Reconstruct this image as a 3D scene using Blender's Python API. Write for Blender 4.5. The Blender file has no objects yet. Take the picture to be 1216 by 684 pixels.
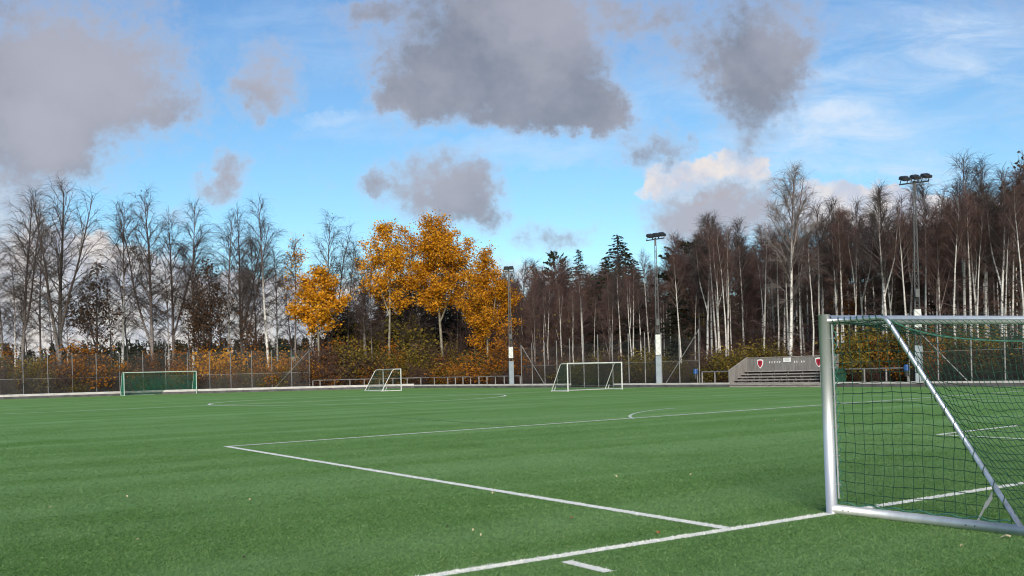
import bpy, math, random
import numpy as np
from mathutils import Vector, Matrix

SC = bpy.context.scene
COL = SC.collection
R = math.radians

# ------------------------------------------------------------------ camera
PW, PH = 1216.0, 684.0          # photograph size, used to turn photo pixels into rays
F = 1100.0                      # focal length in photo pixels
H0 = 441.0                      # height of the horizon at the middle of the picture
ROLL = 0.025
HC = 1.53                       # eye height
cam_d = bpy.data.cameras.new("camera")
cam = bpy.data.objects.new("camera", cam_d)
COL.objects.link(cam)
cam_d.sensor_width = 36.0
cam_d.lens = 36.0 * F / PW
cam_d.shift_y = (H0 - PH / 2) / PW
cam_d.clip_start = 0.1
cam_d.clip_end = 6000
cam.location = (0, 0, HC)
cam.rotation_euler = (Matrix.Rotation(R(90), 3, 'X') @ Matrix.Rotation(-ROLL, 3, 'Z')).to_euler()
SC.camera = cam

# ------------------------------------------------------------------ exposure
SC.view_settings.view_transform = 'Standard'
SC.view_settings.look = 'None'
SC.view_settings.exposure = 0.9
SC.view_settings.gamma = 1.0
SC.view_settings.use_curve_mapping = False
SC.cycles.max_bounces = 6
SC.cycles.diffuse_bounces = 2
SC.cycles.glossy_bounces = 3
SC.cycles.transmission_bounces = 2
SC.cycles.transparent_max_bounces = 16
SC.cycles.use_denoising = True
SC.cycles.filter_width = 1.1

# ------------------------------------------------------------------ sun
SUN_EL, SUN_AZ = 24.0, 180.0    # azimuth clockwise from +Y: straight behind the camera
sun_d = bpy.data.lights.new("sun", 'SUN')
sun_d.energy = 2.8
sun_d.angle = R(32)
sun_d.color = (1.0, 0.9, 0.76)
sun = bpy.data.objects.new("sun", sun_d)
COL.objects.link(sun)
to_sun = Vector((math.sin(R(SUN_AZ)) * math.cos(R(SUN_EL)), math.cos(R(SUN_AZ)) * math.cos(R(SUN_EL)), math.sin(R(SUN_EL))))
sun.rotation_euler = to_sun.to_track_quat('Z', 'Y').to_euler()
sun.location = (20, -30, 40)


def uv(x, y):
    """photo pixel -> image-plane coordinates in the level camera frame"""
    dx, dy = x - PW / 2, y - H0
    c, s = math.cos(ROLL), math.sin(ROLL)
    return dx * c - dy * s, dy * c + dx * s


# ------------------------------------------------------------------ world
W = bpy.data.worlds.new("World")
SC.world = W
W.use_nodes = True
wt = W.node_tree
wt.nodes.clear()


class G:
    """tiny helper for building node trees"""
    def __init__(self, tree):
        self.t = tree

    def n(self, typ, **kw):
        nd = self.t.nodes.new(typ)
        for k, v in kw.items():
            setattr(nd, k, v)
        return nd

    def put(self, sock, val):
        if isinstance(val, bpy.types.NodeSocket):
            self.t.links.new(val, sock)
        elif val is not None:
            sock.default_value = val

    def m(self, op, a, b=None, c=None, clamp=False):
        nd = self.n('ShaderNodeMath', operation=op, use_clamp=clamp)
        for i, v in enumerate((a, b, c)):
            self.put(nd.inputs[i], v)
        return nd.outputs[0]

    def v(self, op, a, b=None, c=None):
        nd = self.n('ShaderNodeVectorMath', operation=op)
        for i, v in enumerate((a, b, c)):
            if v is not None:
                self.put(nd.inputs[i], v)
        return nd.outputs['Value'] if op in ('DOT_PRODUCT', 'LENGTH', 'DISTANCE') else nd.outputs[0]

    def noise(self, vec, scale, detail=4.0, rough=0.5, dist=0.0, out='Fac'):
        nd = self.n('ShaderNodeTexNoise')
        self.put(nd.inputs['Vector'], vec)
        nd.inputs['Scale'].default_value = scale
        nd.inputs['Detail'].default_value = detail
        nd.inputs['Roughness'].default_value = rough
        nd.inputs['Distortion'].default_value = dist
        return nd.outputs[out]

    def mix(self, fac, a, b, blend='MIX'):
        nd = self.n('ShaderNodeMix', data_type='RGBA', blend_type=blend)
        self.put(nd.inputs[0], fac)
        for s, v in ((nd.inputs[6], a), (nd.inputs[7], b)):
            self.put(s, (v[0], v[1], v[2], 1.0) if isinstance(v, (tuple, list)) else v)
        return nd.outputs[2]

    def ramp(self, fac, stops, interp='LINEAR'):
        nd = self.n('ShaderNodeValToRGB')
        cr = nd.color_ramp
        cr.interpolation = interp
        while len(cr.elements) < len(stops):
            cr.elements.new(0.5)
        for e, (p, c) in zip(cr.elements, stops):
            e.position = p
            e.color = (c[0], c[1], c[2], 1.0) if not isinstance(c, float) else (c, c, c, 1.0)
        self.put(nd.inputs[0], fac)
        return nd.outputs[0]

    def step(self, x, lo, hi):
        nd = self.n('ShaderNodeMapRange', interpolation_type='SMOOTHSTEP')
        self.put(nd.inputs[0], x)
        nd.inputs[1].default_value = lo
        nd.inputs[2].default_value = hi
        return nd.outputs[0]


g = G(wt)
SKY_STRENGTH = 0.10
geo = g.n('ShaderNodeTexCoord')
sep = g.n('ShaderNodeSeparateXYZ')
wt.links.new(geo.outputs['Generated'], sep.inputs[0])
ay = g.m('MAXIMUM', g.m('ABSOLUTE', sep.outputs[1]), 0.06)
su = g.m('MULTIPLY', g.m('DIVIDE', sep.outputs[0], ay), F / 100)
sv = g.m('MULTIPLY', g.m('DIVIDE', sep.outputs[2], ay), F / 100)
comb = g.n('ShaderNodeCombineXYZ')
wt.links.new(su, comb.inputs[0])
wt.links.new(sv, comb.inputs[1])
P = comb.outputs[0]

sky = g.n('ShaderNodeTexSky')
sky.sky_type = 'NISHITA'
sky.sun_disc = False
sky.sun_elevation = R(SUN_EL)
sky.sun_rotation = R(SUN_AZ)
sky.air_density = 1.0
sky.dust_density = 0.6
sky.ozone_density = 1.5

# coordinates stirred by noise so that the cloud edges are ragged
w1 = g.v('SUBTRACT', g.noise(P, 0.9, 5, 0.62, out='Color'), (0.5, 0.5, 0.5))
w2 = g.v('SUBTRACT', g.noise(P, 4.0, 5, 0.65, out='Color'), (0.5, 0.5, 0.5))
PD = g.v('MULTIPLY_ADD', w1, (0.95, 0.75, 0.0), P)
PD = g.v('MULTIPLY_ADD', w2, (0.42, 0.34, 0.0), PD)


def blobs(lst, coord):
    acc = None
    for (x, y, rx, ry, wgt) in lst:
        u, v = uv(x, y)
        d = g.v('SUBTRACT', coord, (u / 100, -v / 100, 0))
        d = g.v('MULTIPLY', d, (100 / rx, 100 / ry, 0))
        q = g.v('DOT_PRODUCT', d, d)
        e = g.m('MULTIPLY', g.m('SUBTRACT', 1.0, q, clamp=True), wgt)
        acc = e if acc is None else g.m('ADD', acc, e)
    return acc


dark = blobs([
    (50, 60, 200, 140, .85), (110, 110, 165, 100, .6), (15, 170, 105, 130, .9), (205, 135, 60, 25, .5),
    (318, 88, 55, 50, .75), (300, 120, 45, 30, .5), (258, 222, 44, 24, .8), (272, 190, 32, 26, .7), (135, 210, 40, 28, .35),
    (545, 45, 140, 115, .95), (655, 40, 125, 105, .85), (620, 100, 140, 74, .6), (500, 100, 60, 55, .5), (690, 125, 70, 38, .6), (430, 5, 60, 22, .6), (612, 142, 60, 26, .7), (705, 138, 64, 34, .8), (478, 118, 50, 34, .6), (735, 118, 40, 30, .5),
    (782, 172, 48, 38, .85),
    (512, 222, 96, 58, .85), (562, 242, 62, 50, .6), (438, 212, 30, 24, .6), (590, 262, 40, 20, .4),
    (880, 45, 130, 85, .9), (905, 90, 85, 68, .6), (892, 150, 66, 58, .65), (760, 10, 60, 40, .4),
    (850, 254, 115, 52, 1.2), (652, 282, 52, 24, .7), (200, 250, 50, 16, .4), (1205, 5, 110, 35, .3), (100, 190, 60, 30, .3),
], PD)
white = blobs([
    (835, 208, 78, 34, 1.1), (865, 212, 55, 28, .8), (790, 222, 50, 18, .6),
    (1010, 250, 130, 42, .9), (1090, 262, 120, 50, 1.0), (1180, 290, 120, 60, 1.0),
    (20, 300, 120, 60, .7), (120, 350, 190, 70, .9), (260, 380, 200, 60, .9), (420, 380, 160, 70, .7), (-60, 260, 150, 80, .9),
    (620, 340, 150, 40, .4), (40, 410, 300, 70, 1.0), (-120, 400, 200, 80, 1.0), (300, 420, 300, 50, .8),
], PD)
wf = g.noise(P, 1.3, 6, 0.6)
wf2 = g.noise(P, 5.0, 5, 0.6)
dn = g.m('ADD', dark, g.m('MULTIPLY', g.m('SUBTRACT', wf, 0.5), 0.75))
dn = g.m('ADD', dn, g.m('MULTIPLY', g.m('SUBTRACT', wf2, 0.5), 1.0))
dn = g.m('ADD', dn, g.m('MULTIPLY', g.m('SUBTRACT', g.noise(P, 13.0, 4, 0.6), 0.5), 0.22))
dmask = g.step(dn, -0.08, 0.80)
wn = g.m('ADD', white, g.m('MULTIPLY', g.m('SUBTRACT', wf2, 0.5), 0.5))
wmask = g.step(wn, 0.12, 0.55)

# thin high veil, streaked
stre = g.v('MULTIPLY', P, (0.55, 1.9, 1.0))
cir = g.noise(stre, 1.4, 7, 0.62, 0.6)
veil = blobs([
    (935, 115, 80, 60, .8), (985, 155, 95, 36, .8), (1050, 192, 110, 22, .9), (1110, 205, 80, 18, .5), (960, 140, 170, 80, .5), (1150, 60, 160, 50, .4), (900, 190, 110, 50, .8), (1130, 120, 190, 120, .5), (760, 130, 130, 70, .6),
    (620, 180, 130, 22, .8), (450, 150, 110, 24, .6), (390, 135, 50, 14, .7), (360, 40, 150, 60, .4), (1100, 40, 220, 90, .55),
], PD)
vmask = g.m('MULTIPLY', g.m('MULTIPLY', veil, g.step(cir, 0.25, 0.80)), 0.8, clamp=True)

elev = g.m('DIVIDE', sv, F / 100)
K = 1.0 / SKY_STRENGTH / 2 ** SC.view_settings.exposure
def kc(c, f=1.0):
    return (c[0] * K * f, c[1] * K * f, c[2] * K * f)
tint = g.ramp(elev, [(0.0, (.70, .74, .90)), (0.07, (.58, .78, .86)), (0.2, (.54, .75, .83)), (0.42, (.51, .70, .85))])
blue = g.mix(1.0, sky.outputs[0], tint, 'MULTIPLY')
sh = g.noise(P, 0.8, 5, 0.6)
dlight = g.mix(g.step(sh, 0.30, 0.74), kc((.225, .25, .31)), kc((.385, .385, .44)))
lm = blobs([(110, 80, 190, 120, 1), (20, 190, 90, 90, .6), (320, 85, 80, 70, 1), (670, 20, 110, 70, .8), (510, 215, 100, 55, .8), (265, 205, 60, 55, .7), (850, 258, 150, 70, 1.1), (930, 30, 70, 60, .6)], PD)
dlight = g.mix(g.m('MULTIPLY', lm, .95, clamp=True), dlight, kc((.455, .45, .515)))
thick = g.step(dn, 0.30, 1.1)
dcol = g.mix(thick, g.mix(0.5, blue, kc((.58, .585, .66))), dlight)
wcol = g.mix(g.step(g.noise(P, 2.2, 5, 0.6), 0.35, 0.65), kc((.60, .61, .71)), kc((.90, .80, .74)))
c0 = g.mix(vmask, blue, kc((.66, .80, .98)))
c1 = g.mix(g.m('MULTIPLY', wmask, 0.9), c0, wcol)
c2 = g.mix(g.m('MULTIPLY', dmask, 0.93), c1, dcol)
bg = g.n('ShaderNodeBackground')
wt.links.new(c2, bg.inputs[0])
bg.inputs[1].default_value = SKY_STRENGTH
wo = g.n('ShaderNodeOutputWorld')
wt.links.new(bg.outputs[0], wo.inputs[0])

# ------------------------------------------------------------------ helpers
def pix_ground(x, y, z=0.0):
    u, v = uv(x, y)
    d = F * (HC - z) / v
    return Vector((u / F * d, d, z))


def pix_at(x, y, d):
    u, v = uv(x, y)
    return Vector((u / F * d, d, HC - v / F * d))


def pix_plane(x, y, p, dirv):
    """where the ray of a photo pixel meets the upright plane through p along dirv"""
    u, v = uv(x, y)
    ray = Vector((u / F, 1.0, -v / F))
    nrm = Vector((-dirv[1], dirv[0], 0))
    o = Vector((0, 0, HC))
    t = (Vector(p) - o).dot(nrm) / ray.dot(nrm)
    return o + ray * t


def tag(o, label=None, cat=None, group=None, kind=None):
    for k, val in (('label', label), ('category', cat), ('group', group), ('kind', kind)):
        if val:
            o[k] = val
    return o


def empty(name, loc, rz=0.0):
    o = bpy.data.objects.new(name, None)
    o.empty_display_size = 0.2
    o.location = loc
    o.rotation_euler = (0, 0, rz)
    COL.objects.link(o)
    return o


class MB:
    """collects shapes into one mesh"""
    def __init__(self):
        self.V, self.Fq, self.n = [], [], 0
        self.smooth = False

    def add(self, verts, faces):
        self.V.append(np.asarray(verts, dtype=float).reshape(-1, 3))
        for f in faces:
            self.Fq.append(tuple(int(i) + self.n for i in f))
        self.n += len(self.V[-1])

    def box(self, c, size, ax=(1, 0, 0), ay=None, az=(0, 0, 1)):
        ax = Vector(ax).normalized(); az = Vector(az).normalized()
        ay = Vector(ay).normalized() if ay is not None else az.cross(ax)
        c = Vector(c)
        vs = []
        for sz in (-.5, .5):
            for sx, sy in ((-.5, -.5), (.5, -.5), (.5, .5), (-.5, .5)):
                vs.append(c + ax * size[0] * sx + ay * size[1] * sy + az * size[2] * sz)
        self.add([tuple(q) for q in vs], [(3, 2, 1, 0), (4, 5, 6, 7), (0, 1, 5, 4), (1, 2, 6, 5), (2, 3, 7, 6), (3, 0, 4, 7)])

    def bar(self, a, b, w, h=None, up=(0, 0, 1)):
        a, b = Vector(a), Vector(b)
        d = b - a
        L = d.length
        d.normalize()
        upv = Vector(up)
        if abs(d.dot(upv)) > 0.98:
            upv = Vector((1, 0, 0))
        side = d.cross(upv).normalized()
        upv = side.cross(d).normalized()
        self.box((a + b) / 2, (L, w, h or w), ax=d, ay=side, az=upv)

    def tube(self, pts, r, sides=10, cap=True):
        pts = np.asarray([tuple(p) for p in pts], dtype=float)
        n = len(pts)
        rr = np.full(n, r, dtype=float) if np.isscalar(r) else np.asarray(r, dtype=float)
        v, f = tubes(pts[None], rr[None], sides)
        f = [tuple(q) for q in f]
        if cap:
            f.append(tuple(range(sides - 1, -1, -1)))
            f.append(tuple((n - 1) * sides + i for i in range(sides)))
        self.add(v, f)

    def tubes(self, Pn, Rn, sides=3):
        v, f = tubes(Pn, Rn, sides)
        self.add(v, f)

    def prism(self, outline, p0, ax, ay, depth):
        """outline (list of 2-d points) in the plane p0 + x*ax + y*ay, thickened by depth"""
        ax, ay, p0 = Vector(ax), Vector(ay), Vector(p0)
        nz = ax.cross(ay).normalized() * depth
        n = len(outline)
        a = [p0 + ax * x + ay * y for x, y in outline]
        b = [q + nz for q in a]
        fs = [tuple(range(n - 1, -1, -1)), tuple(range(n, 2 * n))]
        fs += [(i, (i + 1) % n, n + (i + 1) % n, n + i) for i in range(n)]
        self.add([tuple(q) for q in a + b], fs)

    def build(self, name, mat, parent=None, smooth=False, origin=None):
        V = np.concatenate(self.V) if self.V else np.zeros((0, 3))
        if origin is not None:
            V = V - np.array(origin)[None]
        me = bpy.data.meshes.new(name)
        me.from_pydata(V.tolist(), [], self.Fq)
        if smooth:
            me.polygons.foreach_set('use_smooth', [True] * len(me.polygons))
        me.update()
        if mat:
            me.materials.append(mat)
        o = bpy.data.objects.new(name, me)
        COL.objects.link(o)
        if origin is not None:
            o.location = origin
        if parent is not None:
            o.parent = parent
        return o


def tubes(Pn, Rn, sides):
    """Pn (N,K,3) polylines, Rn (N,K) radii -> vertices, faces"""
    N, Kp, _ = Pn.shape
    T = np.empty_like(Pn)
    T[:, 1:-1] = Pn[:, 2:] - Pn[:, :-2]
    T[:, 0] = Pn[:, 1] - Pn[:, 0]
    T[:, -1] = Pn[:, -1] - Pn[:, -2]
    T /= np.maximum(np.linalg.norm(T, axis=2, keepdims=True), 1e-9)
    # one reference direction for each whole polyline keeps the tube from twisting
    mean = Pn[:, -1] - Pn[:, 0]
    mean /= np.maximum(np.linalg.norm(mean, axis=1, keepdims=True), 1e-9)
    ref = np.where(np.abs(mean[:, 2:3]) > 0.8, np.array([[1.0, 0.13, 0]]), np.array([[0, 0.1, 1.0]]))
    B = np.cross(T, ref[:, None, :])
    B /= np.maximum(np.linalg.norm(B, axis=2, keepdims=True), 1e-9)
    C = np.cross(T, B)
    an = np.arange(sides) * 2 * math.pi / sides
    V = Pn[:, :, None, :] + Rn[:, :, None, None] * (np.cos(an)[None, None, :, None] * B[:, :, None, :] + np.sin(an)[None, None, :, None] * C[:, :, None, :])
    V = V.reshape(-1, 3)
    i = np.arange(N)[:, None, None] * (Kp * sides)
    k = np.arange(Kp - 1)[None, :, None] * sides
    s = np.arange(sides)[None, None, :]
    s2 = (s + 1) % sides
    base = i + k
    Fa = np.stack([base + s, base + sides + s, base + sides + s2, base + s2], axis=-1).reshape(-1, 4)
    return V, Fa


# ------------------------------------------------------------------ materials
def new_mat(name):
    m = bpy.data.materials.new(name)
    m.use_nodes = True
    nt = m.node_tree
    bs = nt.nodes['Principled BSDF']
    return m, G(nt), bs


def mottled(name, c1, c2, scale=6.0, rough=0.6, metal=0.0, detail=5, stretch=(1, 1, 1), bump=0.0, lo=.35, hi=.65, spec=0.5, c3=None):
    m, q, bs = new_mat(name)
    tc = q.n('ShaderNodeTexCoord')
    vec = q.v('MULTIPLY', tc.outputs['Object'], stretch)
    f = q.noise(vec, scale, detail, .6)
    col = q.mix(q.step(f, lo, hi), c1, c2)
    if c3:
        f2 = q.noise(vec, scale * .23, 4, .6)
        col = q.mix(q.step(f2, .45, .7), col, c3)
    q.put(bs.inputs['Base Color'], col)
    bs.inputs['Roughness'].default_value = rough
    bs.inputs['Metallic'].default_value = metal
    bs.inputs['Specular IOR Level'].default_value = spec
    if bump:
        bp = q.n('ShaderNodeBump')
        bp.inputs['Strength'].default_value = bump
        bp.inputs['Distance'].default_value = 0.02
        q.put(bp.inputs['Height'], f)
        q.put(bs.inputs['Normal'], bp.outputs[0])
    return m


def leaf_mat(name, cols, trans=0.35):
    """leaves: colour differs from leaf to leaf and from clump to clump"""
    m, q, bs = new_mat(name)
    ge = q.n('ShaderNodeNewGeometry')
    tc = q.n('ShaderNodeTexCoord')
    oi = q.n('ShaderNodeObjectInfo')
    f = q.m('ADD', q.m('MULTIPLY', ge.outputs['Random Per Island'], .55), q.m('MULTIPLY', q.noise(tc.outputs['Object'], .9, 3, .6), .5))
    f = q.m('ADD', f, q.m('MULTIPLY', q.m('SUBTRACT', oi.outputs['Random'], .5), .3))
    n = len(cols)
    col = q.ramp(f, [(0.12 + .8 * i / (n - 1), c) for i, c in enumerate(cols)])
    q.put(bs.inputs['Base Color'], col)
    bs.inputs['Roughness'].default_value = 0.65
    bs.inputs['Specular IOR Level'].default_value = 0.2
    tr = q.n('ShaderNodeBsdfTranslucent')
    q.put(tr.inputs[0], col)
    mx = q.n('ShaderNodeMixShader')
    mx.inputs[0].default_value = trans
    out = m.node_tree.nodes['Material Output']
    q.t.links.new(bs.outputs[0], mx.inputs[1])
    q.t.links.new(tr.outputs[0], mx.inputs[2])
    q.t.links.new(mx.outputs[0], out.inputs[0])
    return m


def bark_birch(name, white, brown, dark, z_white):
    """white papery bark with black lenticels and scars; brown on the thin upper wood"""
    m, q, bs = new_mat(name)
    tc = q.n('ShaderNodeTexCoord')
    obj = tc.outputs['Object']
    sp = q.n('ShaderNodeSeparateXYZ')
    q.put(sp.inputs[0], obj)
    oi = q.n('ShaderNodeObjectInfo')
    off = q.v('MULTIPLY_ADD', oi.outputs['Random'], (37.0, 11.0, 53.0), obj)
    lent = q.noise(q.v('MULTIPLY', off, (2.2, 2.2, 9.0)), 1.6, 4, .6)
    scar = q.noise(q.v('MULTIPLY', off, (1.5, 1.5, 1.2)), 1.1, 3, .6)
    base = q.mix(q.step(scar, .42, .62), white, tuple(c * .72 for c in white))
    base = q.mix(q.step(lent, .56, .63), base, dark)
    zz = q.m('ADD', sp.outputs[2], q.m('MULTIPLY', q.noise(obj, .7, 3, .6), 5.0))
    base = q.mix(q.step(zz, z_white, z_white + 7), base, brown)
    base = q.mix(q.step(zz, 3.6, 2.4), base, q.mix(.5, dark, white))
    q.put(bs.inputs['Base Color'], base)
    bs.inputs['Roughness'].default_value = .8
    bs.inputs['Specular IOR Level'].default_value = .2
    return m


M = {}
M['alu'] = mottled('brushed_aluminium', (.66, .68, .70), (.56, .58, .60), 9, .5, .7, stretch=(1, 1, .15), bump=.02)
M['alu_tube'] = mottled('worn_aluminium_tube', (.76, .77, .78), (.52, .53, .54), 16, .34, .85, stretch=(1, 1, 1), bump=.02)
M['goal_green'] = mottled('pale_green_goal_paint', (.40, .50, .43), (.30, .40, .34), 4, .45)
M['goal_grey'] = mottled('grey_white_goal_paint', (.56, .575, .55), (.44, .455, .44), 4, .45)
M['white_metal'] = mottled('white_painted_metal', (.78, .79, .76), (.64, .66, .63), 4, .45)
M['grey_metal'] = mottled('galvanised_steel', (.34, .36, .37), (.24, .255, .265), 3, .5, .45)
M['post_grey'] = mottled('fence_post_steel', (.20, .20, .20), (.13, .13, .132), 2, .6, .2)
M['mast_paint'] = mottled('mast_grey_paint', (.19, .235, .27), (.15, .185, .215), 2, .5, .1)
M['dark_steel'] = mottled('dark_lattice_steel', (.075, .080, .086), (.05, .054, .058), 3, .6, 0)
M['black'] = mottled('black_housing', (.03, .032, .034), (.018, .018, .02), 5, .45)
M['rope_green'] = mottled('green_net_twine', (.006, .058, .034), (.004, .032, .020), 20, .8)
M['rope_far'] = mottled('bright_green_net_twine', (.015, .20, .13), (.012, .14, .09), 20, .8)
M['rope_mid'] = mottled('faded_green_rope', (.05, .17, .12), (.02, .09, .06), 30, .8)
M['rope_pale'] = mottled('pale_green_rope', (.20, .36, .28), (.10, .22, .17), 30, .8)
M['wood_grey'] = mottled('weathered_grey_boards', (.215, .205, .195), (.12, .112, .107), 3, .85, stretch=(7, 7, .35), c3=(.165, .155, .15))
M['wood_step'] = mottled('weathered_bench_planks', (.30, .275, .26), (.18, .162, .155), 4, .85, stretch=(.6, .6, 6))
M['wood_dark'] = mottled('shaded_frame_timber', (.05, .043, .04), (.03, .026, .025), 3, .9)  # timber with the shade under the benches put into its colour
M['red'] = mottled('red_shield_paint', (.42, .02, .045), (.34, .015, .035), 8, .5)
M['dark_red'] = mottled('dark_red_figure', (.12, .01, .02), (.09, .008, .015), 8, .5)
M['white_paint'] = mottled('white_sign_paint', (.80, .80, .79), (.70, .70, .69), 6, .5)
M['grey_paint'] = mottled('grey_print', (.34, .34, .35), (.28, .28, .29), 30, .6)
M['blue'] = mottled('blue_bin_plastic', (.012, .07, .24), (.01, .05, .17), 6, .4)
M['board_white'] = mottled('pale_edge_board', (.47, .445, .44), (.34, .325, .32), 1.5, .7, stretch=(1, 1, 4))
M['board_dark'] = mottled('dark_edge_board', (.085, .08, .085), (.05, .047, .05), 1.2, .85)
M['green_box'] = mottled('dark_green_panel', (.015, .07, .045), (.01, .05, .03), 5, .6)
M['shed_white'] = mottled('whitewashed_boards', (.55, .56, .54), (.42, .43, .42), 5, .8)
M['shed_green'] = mottled('green_shed_boards', (.02, .11, .085), (.015, .08, .06), 6, .8)
M['shed_roof'] = mottled('dark_felt_roof', (.05, .05, .055), (.03, .03, .035), 6, .9)
M['dark_pane'] = mottled('dark_glass', (.012, .014, .016), (.008, .009, .01), 3, .35)


def wire_mat(name, col, period, width):
    """woven wire: gaps between the wires are open"""
    m, q, bs = new_mat(name)
    tc = q.n('ShaderNodeTexCoord')
    sp = q.n('ShaderNodeSeparateXYZ')
    q.put(sp.inputs[0], tc.outputs['UV'])
    a = q.m('LESS_THAN', q.m('FRACT', q.m('DIVIDE', sp.outputs[0], period)), width / period)
    b = q.m('LESS_THAN', q.m('FRACT', q.m('DIVIDE', sp.outputs[1], period)), width / period)
    al = q.m('MAXIMUM', a, b)
    q.put(bs.inputs['Base Color'], (*col, 1))
    bs.inputs['Roughness'].default_value = .6
    tp = q.n('ShaderNodeBsdfTransparent')
    mx = q.n('ShaderNodeMixShader')
    q.put(mx.inputs[0], al)
    q.t.links.new(tp.outputs[0], mx.inputs[1])
    q.t.links.new(bs.outputs[0], mx.inputs[2])
    q.t.links.new(mx.outputs[0], m.node_tree.nodes['Material Output'].inputs[0])
    return m


M['wire_dense'] = wire_mat('dense_welded_mesh', (.032, .034, .036), .05, .008)
M['wire_open'] = wire_mat('open_ball_netting', (.07, .075, .075), .10, .006)

# ---- turf
G_DIR = Vector((.831, .556, 0))     # along the near goal line
U_DIR = Vector((-.556, .831, 0))    # down the pitch


def turf_lanes(q, o):
    # lanes left by the brush, dragged parallel to the goal line
    lane = q.v('DOT_PRODUCT', o, tuple(U_DIR))
    along = q.v('DOT_PRODUCT', o, tuple(G_DIR))
    cv = q.n('ShaderNodeCombineXYZ')
    q.put(cv.inputs[0], q.m('MULTIPLY', along, .045))
    q.put(cv.inputs[1], lane)
    return q.step(q.noise(cv.outputs[0], .62, 4, .60, .5), .40, .68)


def blade_material():
    m = leaf_mat('turf_blades', [(.033, .091, .020), (.097, .200, .053), (.21, .325, .135)], .25)
    q = G(m.node_tree)
    bs = m.node_tree.nodes['Principled BSDF']
    old = bs.inputs['Base Color'].links[0].from_socket
    tc = q.n('ShaderNodeTexCoord')
    l = turf_lanes(q, tc.outputs['Object'])
    big = q.step(q.noise(tc.outputs['Object'], .35, 4, .55), .50, .70)
    c = q.mix(q.m('MULTIPLY', l, .5), old, (.175, .30, .125))
    c = q.mix(q.m('MULTIPLY', big, .4), c, (.060, .150, .026))
    q.put(bs.inputs['Base Color'], c)
    q.put([n for n in m.node_tree.nodes if n.type == 'BSDF_TRANSLUCENT'][0].inputs[0], c)
    return m


def turf_material():
    m, q, bs = new_mat('artificial_turf')
    tc = q.n('ShaderNodeTexCoord')
    o = tc.outputs['Object']
    fine = q.noise(o, 55.0, 3, .7)
    mid = q.noise(o, 9.0, 4, .6)
    big = q.noise(o, .35, 4, .55)
    lanes = turf_lanes(q, o)
    base = q.mix(q.step(fine, .30, .70), (.085, .195, .042), (.182, .335, .110))
    base = q.mix(q.m('MULTIPLY', q.step(mid, .45, .7), .35), base, (.15, .285, .070))
    base = q.mix(q.m('MULTIPLY', lanes, .55), base, (.23, .385, .165))
    base = q.mix(q.m('MULTIPLY', q.step(big, .50, .70), .45), base, (.098, .215, .046))
    q.put(bs.inputs['Base Color'], base)
    bs.inputs['Roughness'].default_value = .95
    bs.inputs['Specular IOR Level'].default_value = .04
    bp = q.n('ShaderNodeBump')
    bp.inputs['Strength'].default_value = .7
    bp.inputs['Distance'].default_value = .03
    q.put(bp.inputs['Height'], q.m('ADD', fine, q.m('MULTIPLY', mid, .6)))
    q.put(bs.inputs['Normal'], bp.outputs[0])
    return m


M['turf'] = turf_material()
M['line_paint'] = mottled('white_turf_line', (.86, .845, .79), (.74, .74, .67), 60, .85, lo=.25, hi=.5, bump=.4)
M['line_faint'] = mottled('worn_turf_line', (.62, .68, .58), (.42, .52, .38), 30, .85)
M['line_dark'] = mottled('dark_green_turf_line', (.05, .12, .04), (.07, .15, .05), 30, .85)
M['litter'] = mottled('leaf_litter', (.060, .042, .026), (.105, .066, .030), .8, .95, c3=(.05, .055, .022), bump=.4)
M['path'] = mottled('grey_gravel_path', (.16, .135, .125), (.11, .095, .09), 3, .95)

# ---- trees
M['birch_white'] = bark_birch('white_birch_bark', (.68, .655, .62), (.13, .085, .075), (.035, .03, .028), 12.0)
M['birch_grey'] = bark_birch('grey_birch_bark', (.27, .24, .225), (.085, .058, .052), (.03, .026, .025), 7.0)
M['stem_white'] = bark_birch('tall_white_birch_bark', (.52, .495, .465), (.13, .088, .078), (.035, .03, .028), 14.5)
M['bark_dark'] = mottled('dark_bark', (.055, .044, .038), (.032, .026, .023), 3, .9, stretch=(3, 3, .5))
M['bark_aspen'] = mottled('aspen_bark', (.25, .225, .17), (.13, .115, .09), 2.5, .85, stretch=(2, 2, .8))
M['twig'] = mottled('brown_twigs', (.036, .028, .026), (.058, .043, .038), .6, .9)
M['twig_red'] = mottled('purple_brown_twigs', (.060, .033, .029), (.102, .056, .047), .6, .9)
M['twig_pale'] = mottled('pale_grey_twigs', (.21, .18, .17), (.13, .105, .098), .6, .9)
M['leaf_yellow'] = leaf_mat('golden_leaves', [(.31, .115, .007), (.54, .235, .010), (.71, .33, .016), (.80, .43, .035)], .4)
M['leaf_orange'] = leaf_mat('orange_leaves', [(.15, .055, .008), (.30, .11, .010), (.45, .18, .015)], .35)
M['leaf_olive'] = leaf_mat('olive_leaves', [(.055, .050, .011), (.13, .105, .018), (.27, .18, .026)], .35)
M['leaf_brown'] = leaf_mat('rusty_brown_leaves', [(.030, .018, .012), (.065, .034, .018), (.12, .058, .024)], .2)
M['leaf_green'] = leaf_mat('dark_green_leaves', [(.010, .022, .010), (.020, .040, .014), (.042, .065, .02)], .2)
M['needle'] = leaf_mat('spruce_needles', [(.010, .014, .007), (.018, .024, .010), (.030, .036, .014)], .05)

# ------------------------------------------------------------------ ground and field
# inner edge of the board round the pitch, from the photo
ED = [(-420, 70), (-50.8, 92.5), (-37.6, 99.5), (-19.1, 101.0), (-10.6, 100.0), (0.15, 86.3), (28.0, 50.7), (58.0, 12.3)]
E_DIR = Vector((.6164, -.7874, 0))      # along the far touchline, towards the right
E_NRM = Vector((.7874, .6164, 0))       # from the pitch into the wood
CORNER = Vector((-10.6, 100.0, 0))


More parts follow.
